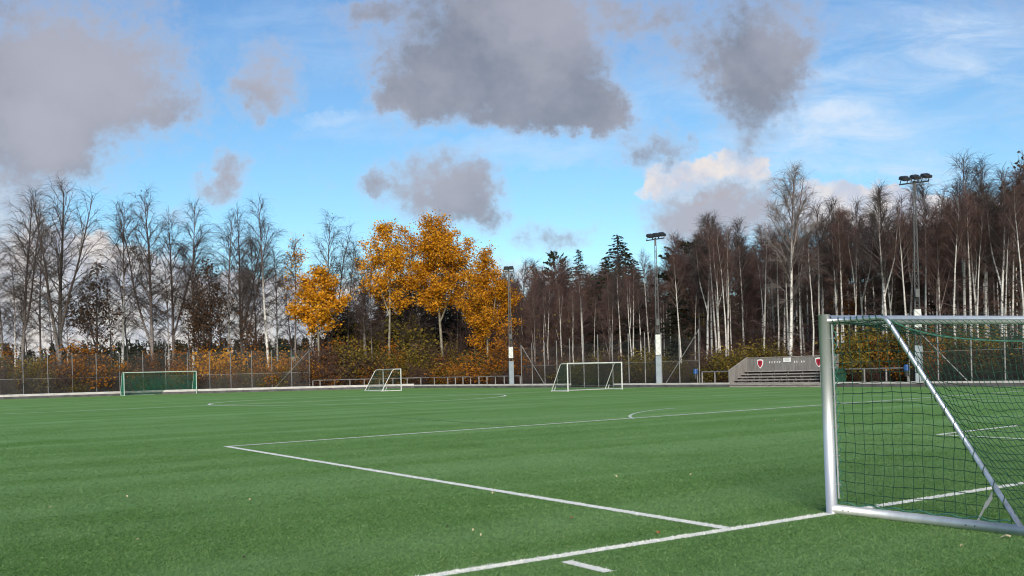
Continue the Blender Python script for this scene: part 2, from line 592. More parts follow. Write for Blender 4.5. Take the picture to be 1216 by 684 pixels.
def beyond(x, y):
    """metres outside the pitch edge (positive = in the wood)"""
    q1 = (x - .15) * .7874 + (y - 86.3) * .6164
    q2 = (y - 100.5) - .12 * (x + 10) * (1 if x < -10 else 0) * .0
    if x < -10:
        yl = np.interp(x, [-420, -50.8, -37.6, -19.1, -10.6], [70, 92.5, 99.5, 101, 100])
        q2 = y - yl
        return q2
    return q1


def sm(t):
    t = min(1, max(0, t))
    return t * t * (3 - 2 * t)


def ground_z(x, y):
    q = beyond(x, y)
    if q < 1.5:
        return -0.03
    wgt = sm((x + 30) / 45.0)
    return -0.03 + wgt * (sm((q - 6) / 110.0) * 17.0) + .12 * math.sin(x * .7 + y * .31) * sm((q - 2) / 6)


mb = MB()
xs = np.concatenate([np.arange(-240, -60, 12), np.arange(-60, 100, 3.0), np.arange(100, 330, 12)])
ys = np.concatenate([np.arange(-60, 40, 10), np.arange(40, 180, 3.0), np.arange(180, 420, 14)])
vv = [(x, y, ground_z(x, y)) for y in ys for x in xs]
nx = len(xs)
ff = [(j * nx + i, j * nx + i + 1, (j + 1) * nx + i + 1, (j + 1) * nx + i) for j in range(len(ys) - 1) for i in range(nx - 1)]
mb.add(vv, ff)
tag(mb.build('forest_floor', M['litter'], smooth=True), 'brown leaf littered ground under the trees around the pitch', 'ground', kind='structure')
mb = MB()
mb.add([(-3000, -3000, -.6), (3000, -3000, -.6), (3000, 3000, -.6), (-3000, 3000, -.6)], [(0, 1, 2, 3)])
tag(mb.build('ground', M['litter']), 'open land reaching to the horizon', 'ground', kind='structure')

mb = MB()
poly = [(x, y) for x, y in ED] + [(70, -60), (-420, -60)]
mb.add([(x, y, 0.0) for x, y in poly], [tuple(range(len(poly) - 1, -1, -1))])
field = tag(mb.build('turf_field', M['turf']), 'green artificial turf football pitch with white lines', 'pitch', kind='structure')
# path outside the board
mb = MB()
outer = []
for i, (x, y) in enumerate(ED):
    outer.append((x + (2.2 if i > 4 else 0.3), y + (1.8 if i > 4 else 2.6)))
n = len(ED)
mb.add([(x, y, -.012) for x, y in ED] + [(x, y, -.012) for x, y in outer], [(i, i + 1, n + i + 1, n + i) for i in range(n - 1)])
tag(mb.build('path', M['path']), 'narrow grey gravel strip behind the edge boards', 'path', kind='structure')

# ---- painted lines
LINE_POLYS = []


def strip(name, pts, w, mat, z=0.004, keep=True):
    pts = [Vector((p[0], p[1], 0)) for p in pts]
    L, Rr = [], []
    for i, p in enumerate(pts):
        d = (pts[min(i + 1, len(pts) - 1)] - pts[max(i - 1, 0)]).normalized()
        nn = Vector((-d.y, d.x, 0)) * w / 2
        L.append(p + nn); Rr.append(p - nn)
    b = MB()
    k = len(pts)
    b.add([(q.x, q.y, z) for q in L + Rr], [(k + i, k + i + 1, i + 1, i) for i in range(k - 1)])
    o = b.build(name, mat)
    tag(o, None, 'line marking', kind='structure')
    if keep:
        for i in range(k - 1):
            LINE_POLYS.append((pts[i], pts[i + 1], w))
    return o


pA, pB, pC = pix_ground(269, 530.5), pix_ground(869, 629), pix_ground(973, 481.3)
pD, pE = pix_ground(515, 684), pix_ground(1216, 574)
gl = (pE - pD).normalized()
pB2 = pD + gl * (pB - pD).dot(gl)
strip('goal_line', [pD - gl * 22, pE + gl * 40], .12, M['line_paint'], .004)
ab = (pB2 - pA).normalized(); ac = (pC - pA).normalized()
strip('penalty_area_line', [pA - ab * .05, pB2 - ab * .06], .125, M['line_paint'], .008)
strip('penalty_area_line', [pA + ac * .06, pA + ac * 41], .125, M['line_paint'], .008)
q0, q1 = pix_ground(672, 667.5), pix_ground(723, 680)
strip('corner_distance_mark', [q0, q1], .10, M['line_paint'], .008)
# goal area beyond the near goal
p1 = pix_ground(1114, 516.5)
strip('goal_area_line', [p1, p1 + (pix_ground(1216, 505) - p1).normalized() * 18], .10, M['line_paint'], .012)
strip('goal_area_line', [p1, p1 + (pix_ground(1216, 521.5) - p1).normalized() * 6.6], .10, M['line_paint'], .008)
# centre circle and halfway line
cc = Vector((-9.6, 58.6, 0))
strip('centre_circle', [cc + Vector((math.cos(a), math.sin(a), 0)) * 9.15 for a in np.linspace(0, 2 * math.pi, 73)], .15, M['line_paint'], .008, False)
strip('halfway_line', [cc - G_DIR * 34, cc + G_DIR * 30], .15, M['line_paint'], .004, False)
# penalty arc beyond the front line
pc = pA + ac * 20.1 + (pA - pB2).normalized() * -5.5
arc = []
for a in np.linspace(0, 2 * math.pi, 90):
    q = pc + Vector((math.cos(a), math.sin(a), 0)) * 9.15
    if (q - pA).dot((pA - pB2).normalized()) > 0.1:
        arc.append(q)
k0 = max(range(len(arc)), key=lambda i: (arc[i] - arc[i - 1]).length)
arc = arc[k0:] + arc[:k0]
if (arc[0] - pA).length > (arc[-1] - pA).length:
    arc = arc[::-1]
arc = arc[:max(6, int(len(arc) * .42))]
strip('penalty_arc', arc, .10, M['line_faint'], .012, False)
# lines of the small pitch and the far lines
s1, s2 = pix_ground(0, 478), pix_ground(420, 465.5)
strip('far_field_line', [s1 - (s2 - s1) * .3, s2], .10, M['line_faint'], .008, False)
s1, s2 = pix_ground(640, 470.5), pix_ground(1216, 470)
strip('far_field_line', [s1, s2 + (s2 - s1) * .1], .10, M['line_faint'], .012, False)
s1, s2 = pix_ground(440, 494), pix_ground(600, 505)
strip('dark_field_line', [s1, s2], .06, M['line_dark'], .012, False)
s1, s2 = pix_ground(985, 479), pix_ground(1216, 472)
strip('far_field_line', [s1, s2 + (s2 - s1) * .5], .10, M['line_paint'], .016, False)

# ---- standing blades of the turf near the camera
rng = np.random.default_rng(5)
NB = 1350000
dd = 3.2 * (38.0 / 3.2) ** rng.random(NB)
dd = dd[rng.random(NB) < np.clip((38 - dd) / 26, 0, 1) ** 1.3]
NB = len(dd)
uu = (rng.random(NB) - .5) * 2.0
ok_ = rng.random(NB) < np.clip((1.0 - np.abs(uu)) / .3, 0, 1)
dd, uu = dd[ok_], uu[ok_]
NB = len(dd)
bx_, by_ = uu * dd, dd
keep = np.ones(NB, bool)
is_line = np.zeros(NB, bool)
edge = np.zeros(NB, bool)
for a, b, w in LINE_POLYS:
    a2, b2 = np.array(a[:2]), np.array(b[:2])
    d = (b2 - a2); L = np.linalg.norm(d); d = d / L
    rx_, ry_ = bx_ - a2[0], by_ - a2[1]
    t = rx_ * d[0] + ry_ * d[1]
    s = np.abs(-rx_ * d[1] + ry_ * d[0])
    is_line |= (t > 0) & (t < L) & (s < w / 2 + rng.normal(0, .002, NB))
    edge |= (t > 0) & (t < L) & (s < w / 2 + .016)


def blades(sel, name, mat):
    x, y, d = bx_[sel], by_[sel], dd[sel]
    k = len(x)
    an = rng.random(k) * 2 * math.pi
    wd = (.0022 + .0011 * d * .35) * (.7 + .6 * rng.random(k))
    hh = .009 + .010 * rng.random(k)
    lean = .02 * rng.normal(size=(k, 2)) + np.array([.006, .004])
    V = np.empty((k, 3, 3))
    V[:, 0] = np.stack([x - np.cos(an) * wd, y - np.sin(an) * wd, np.full(k, .001)], 1)
    V[:, 1] = np.stack([x + np.cos(an) * wd, y + np.sin(an) * wd, np.full(k, .001)], 1)
    V[:, 2] = np.stack([x + lean[:, 0], y + lean[:, 1], hh], 1)
    me = bpy.data.meshes.new(name)
    me.vertices.add(k * 3)
    me.vertices.foreach_set('co', V.reshape(-1))
    me.loops.add(k * 3)
    me.loops.foreach_set('vertex_index', np.arange(k * 3, dtype=np.int32))
    me.polygons.add(k)
    me.polygons.foreach_set('loop_start', np.arange(0, k * 3, 3, dtype=np.int32))
    me.update(calc_edges=True)
    me.materials.append(mat)
    o = bpy.data.objects.new(name, me)
    COL.objects.link(o)
    return o


M['blade'] = blade_material()
M['blade_white'] = leaf_mat('white_turf_blades', [(.66, .66, .58), (.80, .79, .73), (.86, .85, .80)], .15)
tag(blades(~is_line & ~edge, 'grass', M['blade']), 'short upright blades of the green artificial turf', 'turf', kind='stuff')
tag(blades(is_line, 'white_grass', M['blade_white']), 'white turf blades along the painted pitch lines', 'turf', kind='stuff')

# ------------------------------------------------------------------ edge boards
def edge_board(name, pts, z_dark, z_white, label):
    pts = [Vector((p[0], p[1], 0)) for p in pts]
    e = empty(name, pts[0])
    a, b = MB(), MB()
    for i in range(len(pts) - 1):
        a.bar(pts[i] + Vector((0, 0, z_dark / 2)), pts[i + 1] + Vector((0, 0, z_dark / 2)), .05, z_dark)
        zc = z_dark + z_white / 2 + .003
        b.bar(pts[i] + Vector((0, 0, zc)), pts[i + 1] + Vector((0, 0, zc)), .075, z_white)
    for o in (a.build('lower_board', M['board_dark'], origin=pts[0]), b.build('upper_board', M['board_white'], origin=pts[0])):
        o.location = (0, 0, 0)
        o.parent = e
    tag(e, label, 'edge board')
    return e


def on_touch(x):
    """point of the far touchline under photo column x"""
    k = (x - PW / 2 - ROLL * 18) / F
    d = (.15 + 86.3 * .7828) / (k + .7828)
    return Vector((k * d, d, 0))


edge_board('edge_board', [(-80, 91.0), (-50.8, 92.5), (-37.6, 99.5), (-19.1, 101.0), (-10.6, 100.0)], .24, .22, 'low white topped board along the far end behind the full size goal')
edge_board('edge_board', [(-10.55, 99.9), (0.15, 86.3), on_touch(678)], .20, .15, 'low board running from the far corner to the path opening')
edge_board('edge_board', [on_touch(729), on_touch(866)], .20, .13, 'low board between the path opening and the wooden stand')
edge_board('edge_board', [on_touch(990), on_touch(1216), Vector((58, 12.4, 0))], .20, .12, 'low board running right from the wooden stand, seen through the near net')

# ------------------------------------------------------------------ goals
def goal(name, base, dw, dl, dr, width, H, top_d, bot_d, rp, rs, frame, stay, net, mesh, twine, label, near=False, sag=.0, lean=(0, 0)):
    """base: foot of the first post; dw along the crossbar; dl/dr: backwards from the first and second post"""
    e = empty(name, base)
    Z = Vector((0, 0, 1))
    dw = Vector(dw).normalized(); dl = Vector(dl).normalized(); dr = Vector(dr).normalized()
    lean = Vector((lean[0], lean[1], 0))
    F0, F1 = Vector((0, 0, 0)), dw * width
    T0, T1 = F0 + Z * (H - rp) + lean, F1 + Z * (H - rp) + lean
    sides = 18 if near else 8
    for f, t in ((F0, T0), (F1, T1)):
        b = MB(); b.tube([f, t + Z * rp * (.98)], rp, sides); b.build('post', frame, e, smooth=near)
    b = MB(); b.tube([T0 + dw * rp * .98, T1 - dw * rp * .98], rp * (.85 if near else 1), sides); b.build('crossbar', frame, e, smooth=near)
    rg = rp * (.86 if near else .8)
    for f, d in ((F0, dl), (F1, dr)):
        b = MB(); b.tube([f + d * rp * .6 + Z * rg, f + d * bot_d + Z * rg], rg, sides)
        gb = b.build('ground_bar', frame, e, smooth=near)
        if near:
            sd = Vector((d.y, -d.x, 0))
            for t in (.16, .22, 1.40, 1.48):
                for s_ in (-1, 1):
                    h = MB()
                    cc_ = f + d * t + Z * rg * 1.05 + sd * rg * s_
                    h.tube([cc_ - sd * .004 * s_, cc_ + sd * .003 * s_], .006, 8)
                    h.build('bolt_hole', M['black'], gb)
    b = MB(); b.tube([F0 + dl * bot_d + Z * rg, F1 + dr * bot_d + Z * rg], rg, sides); b.build('rear_bar', frame, e, smooth=near)
    ends = []
    for f, t, d in ((F0, T0, dl), (F1, T1, dr)):
        s0 = t + d * rp * .8 - Z * (.012 if near else 0)
        kx = t + d * top_d - Z * (.012 if near else 0)
        ft = f + d * (bot_d * .965) + Z * rg * 1.7
        pts = [s0, s0 + (kx - s0) * .55]
        c0, c1, c2 = kx - (kx - s0).normalized() * (.05 if near else .18), kx, kx + (ft - kx).normalized() * (.06 if near else .25)
        for i in range(5):
            w_ = i / 4
            pts.append(c0 * (1 - w_) ** 2 + c1 * 2 * w_ * (1 - w_) + c2 * w_ * w_)
        pts += [c2 + (ft - c2) * .5, ft]
        b = MB(); b.tube(pts, rs, 12 if near else 6); st = b.build('net_stay', stay, e, smooth=near)
        ends.append((kx, ft))
    # net --------------------------------------------------------------
    nb = MB()

    def rows(S, ku, kv, wob=0.0):
        """net lines over the surface S(a, b), a and b in 0..1"""
        r = np.random.default_rng(3)
        gu, gv = np.linspace(0, 1, ku + 1), np.linspace(0, 1, kv + 1)
        grid = np.array([[tuple(S(a, b_)) for b_ in gv] for a in gu])
        grid[1:-1, 1:-1] += r.normal(0, wob, grid[1:-1, 1:-1].shape)
        nb.tubes(grid, np.full(grid.shape[:2], twine), 3)
        gt = grid.transpose(1, 0, 2)
        nb.tubes(np.ascontiguousarray(gt), np.full(gt.shape[:2], twine), 3)

    wob = .007 if near else .0
    for f, t, d, (kx, ft) in ((F0, T0, dl, ends[0]), (F1, T1, dr, ends[1])):
        s0, f0 = t + d * rp * 1.4, f + d * rp * 1.4 + Z * rg * 2.1
        def S(a, b_, s0=s0, f0=f0, kx=kx, ft=ft):
            # a: from the post backwards, b: from the top down
            top = s0 + (kx - s0) * a
            botm = f0 + (ft - f0) * a
            p = top + (botm - top) * b_
            return p - Z * .03 * 4 * a * (1 - a) * (1 - b_) * (1 if near else 0)
        if not near:
            rows(S, max(3, round((top_d + bot_d) / 2 / mesh * 1.12)), round(H / mesh), wob)
        else:
            zt, zb = s0.z, f0.z
            x0, xk, xf = rp * 1.4, (kx - f).dot(d), (ft - f).dot(d)
            r = np.random.default_rng(4)
            zof = lambda x: zt if x < xk else zt + (zb - zt) * (x - xk) / (xf - xk)
            xof = lambda z: xk + (zt - z) / (zt - zb) * (xf - xk)
            tl_ = lambda z: lean * (z / H)
            inn = Vector((d.y, -d.x, 0)) * (1 if Vector((d.y, -d.x, 0)).dot(dw if f is F0 else -dw) > 0 else -1)
            def pt(x, z):
                # the slack net bellies inwards a little and sags between its ties
                belly = .05 * math.sin(math.pi * min(1, max(0, (z - zb) / (zt - zb)))) * math.sin(math.pi * min(1, x / xf))
                dx_ = .007 * math.sin(z * 9 + x * 5) + .004 * math.sin(z * 23 + x * 17)
                dz_ = .009 * math.sin(x * 6.1 + z * 3) + .004 * math.sin(x * 29 + z * 11)
                return f + d * (x + dx_) + Z * (z + dz_) + inn * belly + tl_(z)
            x = x0
            while x < xf - .03:
                zz = np.linspace(zof(x) - .01, zb, 26)
                nb.tube([pt(x, z) for z in zz], twine, 3, False)
                x += mesh
            z = zb + mesh * .3
            while z < zt - .02:
                xx = np.linspace(x0, xof(z), 26)
                nb.tube([pt(q_, z) for q_ in xx], twine, 3, False)
                z += mesh
    (k0_, f0_), (k1_, f1_) = ends
    inw = -(dl + dr).normalized()

    def back(a, b_):
        top = k0_ + (k1_ - k0_) * a
        botm = f0_ + (f1_ - f0_) * a
        p = top + (botm - top) * b_
        s_ = 4 * a * (1 - a)
        drop = sag * (1 - math.exp(-7 * min(a, 1 - a)))
        return p - Z * drop * (1 - b_) ** .8 * (.62 + .9 * b_) + inw * drop * .9 * math.sin(math.pi * min(1, b_ * .9 + .1)) 

    rows(back, round(width / mesh), round(math.hypot(H, bot_d - top_d) / mesh), wob)

    def roof(a, b_):
        p = (T0 + dl * rp) + ((T1 + dr * rp) - (T0 + dl * rp)) * a
        qn = back(a, 0)
        m_ = p + (qn - p) * b_
        return m_ - Z * .12 * sag * math.sin(math.pi * b_)
    rows(roof, round(width / mesh), max(2, round(top_d / mesh)), wob)
    nb.build('net', net, e)
    if near:
        # rope along the rear top edge of the net
        b = MB(); b.tube([back(a, 0) for a in np.linspace(0, 1, 60)], .0075, 5); b.build('edge_rope', M['rope_mid'], e)
        # lacing round the stub of each stay, beside each post and on the ground bars
        for f, t, d, (kx, ft) in ((F0, T0, dl, ends[0]), (F1, T1, dr, ends[1])):
            b = MB()
            def spiral(p, q_, turns, rad, tw):
                ax = (q_ - p).normalized()
                n1 = ax.cross(Vector((.3, .5, .81))).normalized(); n2 = ax.cross(n1)
                pts = []
                N_ = int(turns * 10)
                for i in range(N_ + 1):
                    a_ = i / 10 * 2 * math.pi
                    pts.append(p + (q_ - p) * (i / N_) + (n1 * math.cos(a_) + n2 * math.sin(a_)) * rad)
                b.tube(pts, tw, 4)
            s0 = t + d * rp - Z * .012
            spiral(s0 + d * .05, kx - d * .02, 8, rs + .004, .0055)
            spiral(kx + (ft - kx) * .04, kx + (ft - kx) * .95, 13, rs + .004, .0045)
            b.build('net_lacing', M['rope_green'], e)
            b = MB()
            # thin tie rod with hooks behind the post
            o1, o2 = f + d * (rp + .03) + Z * .16, t + d * (rp + .03) - Z * .05
            b.tube([o1, o2], .010, 6)
            for i in range(6):
                c = o1 + (o2 - o1) * (.08 + i * .168)
                b.bar(c - d * .035, c + d * .03, .012, .012)
            b.build('hook_rail', M['grey_metal'], e)
            b = MB()
            pts = []
            for i in range(61):
                w_ = i / 60
                pts.append(o1 + (o2 - o1) * w_ + d * (.028 + .022 * math.sin(w_ * 95)))
            b.tube(pts, .006, 4)
            pts = [f + d * (.1 + (bot_d - .25) * w_) + Z * (2.1 * rg + .012 + .012 * math.sin(w_ * 40)) for w_ in np.linspace(0, 1, 60)]
            b.tube(pts, .008, 4)
            b.build('border_rope', M['rope_mid'], e)
            # flat lever plate of the fold-out transport foot
            c = f + d * (bot_d * .775) + Z * (2 * rg)
            c1_ = f + d * (bot_d * .855) + Z * .36 + inw * .02
            b = MB()
            b.bar(c, c1_, .010, .016)
            sd = (c1_ - c).normalized()
            b.prism([(-.004, 0), (.022, .04), (.028, .13), (.006, .17), (-.014, .09)], c + sd * .10, d, sd, .012)
            b.build('lever_plate', M['grey_metal'], e)
        # netting bunched under the stubs and the crossbar
    else:
        for f, d in ((F0, dl), (F1, dr)):
            b = MB()
            c = f + d * (bot_d * .8) + Z * rg * 2
            b.bar(c, c - d * .12 + Z * .28, .05, .04)
            b.build('lever_plate', frame, e)
    tag(e, label, 'goal')
    return e


pG = pix_ground(988, 609.5)
dG = (pix_ground(1216, 637) - pix_ground(990, 609.5)).normalized()
dW = Vector((math.cos(R(24)), math.sin(R(24)), 0))
top_px = pix_plane(1055, 378, pG, dG)
stub = (Vector((top_px.x, top_px.y, 0)) - pG).length
foot_px = pix_plane(1212, 629, pG, dG)
bot = (Vector((foot_px.x, foot_px.y, 0)) - pG).length / .965
right_back = dG - dW * 2 * dG.dot(dW)
right_back = Vector((-right_back.x, -right_back.y, 0)) if right_back.dot(dG) < 0 else right_back
H_near = pix_plane(977, 373.5, pG, dW).z
print('near goal', pG, dG, stub, bot, H_near)
goal('football_goal', pG, dW, dG, right_back, 5.0, H_near, stub, bot, .056, .0235, M['alu'], M['alu_tube'], M['rope_green'], .10, .0038,
     'large aluminium goal close to the camera with dark green net and diagonal stay', near=True, sag=.42, lean=(-.036, -.016))

# full size goal on the far goal line
fl, fr = pix_ground(146.5, 468.3), pix_ground(230.5, 466.8)
mid = Vector((-37.0, 97.6, 0))
far_dw = G_DIR
goal('football_goal', mid - far_dw * 3.66, far_dw, U_DIR, U_DIR, 7.32, 2.44, .8, 2.0, .048, .036, M['goal_green'], M['goal_green'], M['rope_far'], .12, .013,
     'wide full size goal with a pale frame and green net before the far end fence')
# small goal turned sideways
goal('football_goal', Vector((-10.2, 85.0, 0)), Vector((-.45, .893, 0)), Vector((-.893, -.45, 0)), Vector((-.893, -.45, 0)), 5.0, 2.05, .75, 1.9, .050, .036,
     M['goal_grey'], M['goal_grey'], M['rope_green'], .12, .006, 'small white goal seen from its side in front of the low railing')
goal('football_goal', Vector((3.92, 65.4, 0)), G_DIR, U_DIR, U_DIR, 5.0, 2.03, .8, 2.0, .050, .030,
     M['goal_grey'], M['goal_grey'], M['rope_green'], .12, .006, 'small white goal facing the camera in front of the path opening')

# ------------------------------------------------------------------ floodlight masts
def mast(x, y_base, d, H, arm_yaw, n_lamp, arm_len, panel, label, tilt=0.0):
    u, v = uv(x, y_base)
    base = Vector((u / F * d, d, 0))
    e = empty('floodlight_mast', base)
    yaw = math.atan2(-base.y, -base.x) + R(8)
    ex, ey = Vector((math.cos(yaw), math.sin(yaw), 0)), Vector((-math.sin(yaw), math.cos(yaw), 0))
    Z = Vector((0, 0, 1))
    b = MB()
    b.box(Z * 1.25, (.44, .44, 2.5), ex, ey)
    b.build('pillar', M['mast_paint'], e)
    b = MB(); b.box(Z * .06, (.66, .66, .12), ex, ey)
    for s1 in (-1, 1):
        for s2 in (-1, 1):
            b.tube([ex * .28 * s1 + ey * .28 * s2 + Z * .1, ex * .28 * s1 + ey * .28 * s2 + Z * .2], .03, 6)
    b.build('base_plate', M['grey_metal'], e)
    h0, h1 = 2.52, H
    wd = lambda z: .31 - .20 * (z - h0) / (h1 - h0)
    b = MB()
    cor = lambda z, i: ex * wd(z) / 2 * (1, 1, -1, -1)[i] + ey * wd(z) / 2 * (1, -1, -1, 1)[i] + Z * z
    for i in range(4):
        b.bar(cor(h0, i), cor(h1, i), .032)
    z = h0; k = 0
    while z < h1 - .3:
        z2 = min(h1, z + .5)
        for i in range(4):
            j = (i + 1) % 4
            b.bar(cor(z, i if k % 2 else j), cor(z2, j if k % 2 else i), .018)
            b.bar(cor(z2, i), cor(z2, j), .016)
        z = z2; k += 1
    b.build('lattice', M['dark_steel'], e)
    if panel:
        z0, z1 = panel
        b = MB(); b.box(Z * (z0 + z1) / 2, (wd(z0) + .09, wd(z0) + .09, z1 - z0), ex, ey)
        pn = b.build('climb_guard', M['goal_grey'], e)
        b = MB()
        w0 = wd(z0) / 2 + .052
        for s_ in (1, -1):
            zz = z0
            kk = 0
            while zz < z1 - .3:
                for f0, f1 in ((ex, ey), (ey, ex)):
                    c = f0 * w0 * s_
                    b.bar(c + f1 * (-.2 if kk % 2 else .2) + Z * zz, c + f1 * (.2 if kk % 2 else -.2) + Z * (zz + .36), .06, .012)
                zz += .36; kk += 1
        b.build('guard_bracing', M['grey_metal'], pn)
    b = MB(); b.box(ex * .27 + Z * (panel[1] + 1.0 if panel else 5.2), (.12, .24, .5), ex, ey)
    b.build('switch_box', M['dark_steel'], e)
    ad = Vector((math.cos(arm_yaw), math.sin(arm_yaw), tilt)).normalized()
    fw = Vector((math.sin(arm_yaw), -math.cos(arm_yaw), 0))
    top = Z * (H + .02)
    b = MB()
    b.bar(top - ad * arm_len / 2, top + ad * arm_len / 2, .08, .08)
    b.bar(top - Z * .5, top + Z * .12, .13)
    b.build('crossarm', M['black'], e)
    for i in range(n_lamp):
        t = (i - (n_lamp - 1) / 2) / max(1, n_lamp - 1) * (arm_len - .55)
        c = top + ad * t + Z * .30 + fw * .15
        hd = MB()
        tl = (fw * .93 - Z * .36).normalized()
        upv = ad.cross(tl).normalized()
        if upv.z < 0:
            upv = -upv
        hd.box(c, (.48, .54, .15), ad, tl, upv)
        hd.box(c + upv * .10 - tl * .1, (.4, .32, .06), ad, tl, upv)
        for s_ in (-1, 1):
            hd.bar(c + ad * .24 * s_, top + ad * (t + .24 * s_), .04)
        lamp = hd.build('floodlight', M['black'], e)
        gl_ = MB(); gl_.box(c - upv * .083 + tl * .05, (.42, .44, .012), ad, tl, upv)
        gl_.build('lens', M['dark_pane'], lamp)
    tag(e, label, 'floodlight mast')


mast(607.5, 460, 88.0, 11.0, R(0), 2, 1.0, (2.8, 3.85), 'slim dark floodlight mast beside the right yellow tree with a white panel', .03)
mast(782.5, 460, 73.5, 11.7, R(18), 3, 1.6, (2.55, 4.15), 'floodlight mast with white lattice guard rising right of the small facing goal', .15)
mast(1091.5, 459, 56.8, 12.45, R(12), 3, 2.05, (3.6, 4.7), 'floodlight mast with three black lamps standing behind the near goal', .13)

# ------------------------------------------------------------------ tall fences
def quad_uv(name, quads, mat, parent):
    """upright sheets with UV in metres"""
    me = bpy.data.meshes.new(name)
    vs, fs, uvs = [], [], []
    s = 0.0
    for a, b, z0, z1 in quads:
        L = (Vector(b) - Vector(a)).length
        k = len(vs)
        vs += [(a[0], a[1], z0), (b[0], b[1], z0), (b[0], b[1], z1), (a[0], a[1], z1)]
        fs.append((k, k + 1, k + 2, k + 3))
        uvs += [(s, z0), (s + L, z0), (s + L, z1), (s, z1)]
        s += L
    me.from_pydata(vs, [], fs)
    uvl = me.uv_layers.new(name='UVMap')
    uvl.data.foreach_set('uv', np.array(uvs, dtype=float).reshape(-1))
    me.materials.append(mat)
    o = bpy.data.objects.new(name, me)
    COL.objects.link(o)
    o.parent = parent
    return o


def tall_fence(pts, tops, braces, label, z_dense=2.0, net_top=None, r=.045):
    o0 = pts[0]
    e = empty('ball_fence', o0)
    L = [Vector((p.x - o0.x, p.y - o0.y, 0)) for p in pts]
    for p, t in zip(L, tops):
        b = MB(); b.tube([p + Vector((0, 0, -.2)), p + Vector((0, 0, t))], r, 8)
        b.build('fence_post', M['post_grey'], e)
    zn = net_top or min(tops) - .1
    quad_uv('wire_mesh', [(L[i], L[i + 1], .1, z_dense) for i in range(len(L) - 1)], M['wire_dense'], e)
    quad_uv('ball_netting', [(L[i], L[i + 1], z_dense + .01, zn) for i in range(len(L) - 1)], M['wire_open'], e)
    for z in (.12, z_dense):
        b = MB()
        for i in range(len(L) - 1):
            b.bar(L[i] + Vector((0, 0, z)), L[i + 1] + Vector((0, 0, z)), .03)
        b.build('tension_rail', M['post_grey'], e)
    for a, za, c, zc in braces:
        b = MB(); b.tube([a - o0 + Vector((0, 0, za)), c - o0 + Vector((0, 0, zc))], .04, 6)
        b.build('brace', M['post_grey'], e)
    tag(e, label, 'fence')
    return e


def left_edge(x, off=1.6):
    """point behind the end board under photo column x"""
    k = (x - PW / 2 - ROLL * 25) / F
    lo, hi = 60.0, 130.0
    for _ in range(40):
        m_ = (lo + hi) / 2
        yl = np.interp(k * m_, [-80, -50.8, -37.6, -19.1, -10.6], [91.0, 92.5, 99.5, 101, 100]) + off
        if m_ < yl:
            lo = m_
        else:
            hi = m_
    return Vector((k * lo, lo, 0))


def touch(x, off=1.2):
    """point behind the far touchline under photo column x"""
    k = (x - PW / 2 - ROLL * 18) / F
    c = .15 + off * 1.27
    d = (c + 86.3 * .7828) / (k + .7828)
    return Vector((k * d, d, 0))


lx = [-58, -29, 0, 28.2, 57.6, 86.8, 115.3, 142.8, 170.6, 197.5, 223.7, 249.7, 274.8, 299.8, 323.6, 347, 368.3]
lp = [left_edge(x) for x in lx]
tall_fence(lp, [4.55] * (len(lx) - 1) + [4.6],
           [(left_edge(325), .2, left_edge(367.5), 4.3)], 'long tall fence behind the far end with wire mesh below', 2.0)
rx1 = [619.9, 632.6, 647.5, 662, 677.5, 694, 711, 728.3, 747.4, 766.8, 786.3, 807.5, 831]
rp1 = [touch(x) for x in rx1]
tall_fence(rp1, [4.0, 4.1, 4.1, 4.2, 4.3, 4.45, 4.5, 4.5, 4.4, 4.4, 4.3, 4.1, 4.4],
           [(touch(620.5), 3.9, touch(647), .25), (touch(831), 4.3, touch(790), .2)], 'tall fence with two braces behind the small facing goal', 2.0, 3.8)
rx2 = [1080, 1114.5, 1154, 1194, 1236, 1280, 1330, 1385]
rp2 = [touch(x) for x in rx2]
tall_fence(rp2, [4.5] * len(rx2), [(touch(1093), 3.3, touch(1151), .2)], 'tall fence behind the near goal, right of the nearest mast', 2.1, 4.3)

# ------------------------------------------------------------------ low railings
def railing(pts, h, label):
    o0 = pts[0]
    e = empty('low_railing', o0)
    L = [Vector((p.x - o0.x, p.y - o0.y, 0)) for p in pts]
    for p in L:
        b = MB(); b.bar(p + Vector((0, 0, -.2)), p + Vector((0, 0, h)), .09)
        b.build('rail_post', M['post_grey'], e)
    b = MB()
    for i in range(len(L) - 1):
        b.tube([L[i] + Vector((0, 0, h + .03)), L[i + 1] + Vector((0, 0, h + .03))], .05, 6)
    b.build('top_rail', M['post_grey'], e)
    tag(e, label, 'railing')


c0 = [left_edge(x, 1.2) for x in (372, 380.5, 398, 416, 433, 451, 467, 484)]
c1 = [touch(x, 1.3) for x in (500, 516, 532, 541, 550, 559, 569, 578.5, 588.5, 599, 618)]
railing(c0 + c1, 1.05, 'long low grey railing running behind the sideways goal')
railing([touch(x, 1.6) for x in (834, 849, 866)], 1.1, 'short low railing between the blue bin and the wooden stand')
railing([touch(x, 1.2) for x in (999, 1001, 1026.5, 1052.5, 1078)], 1.1, 'low railing between the wooden stand and the nearest mast')

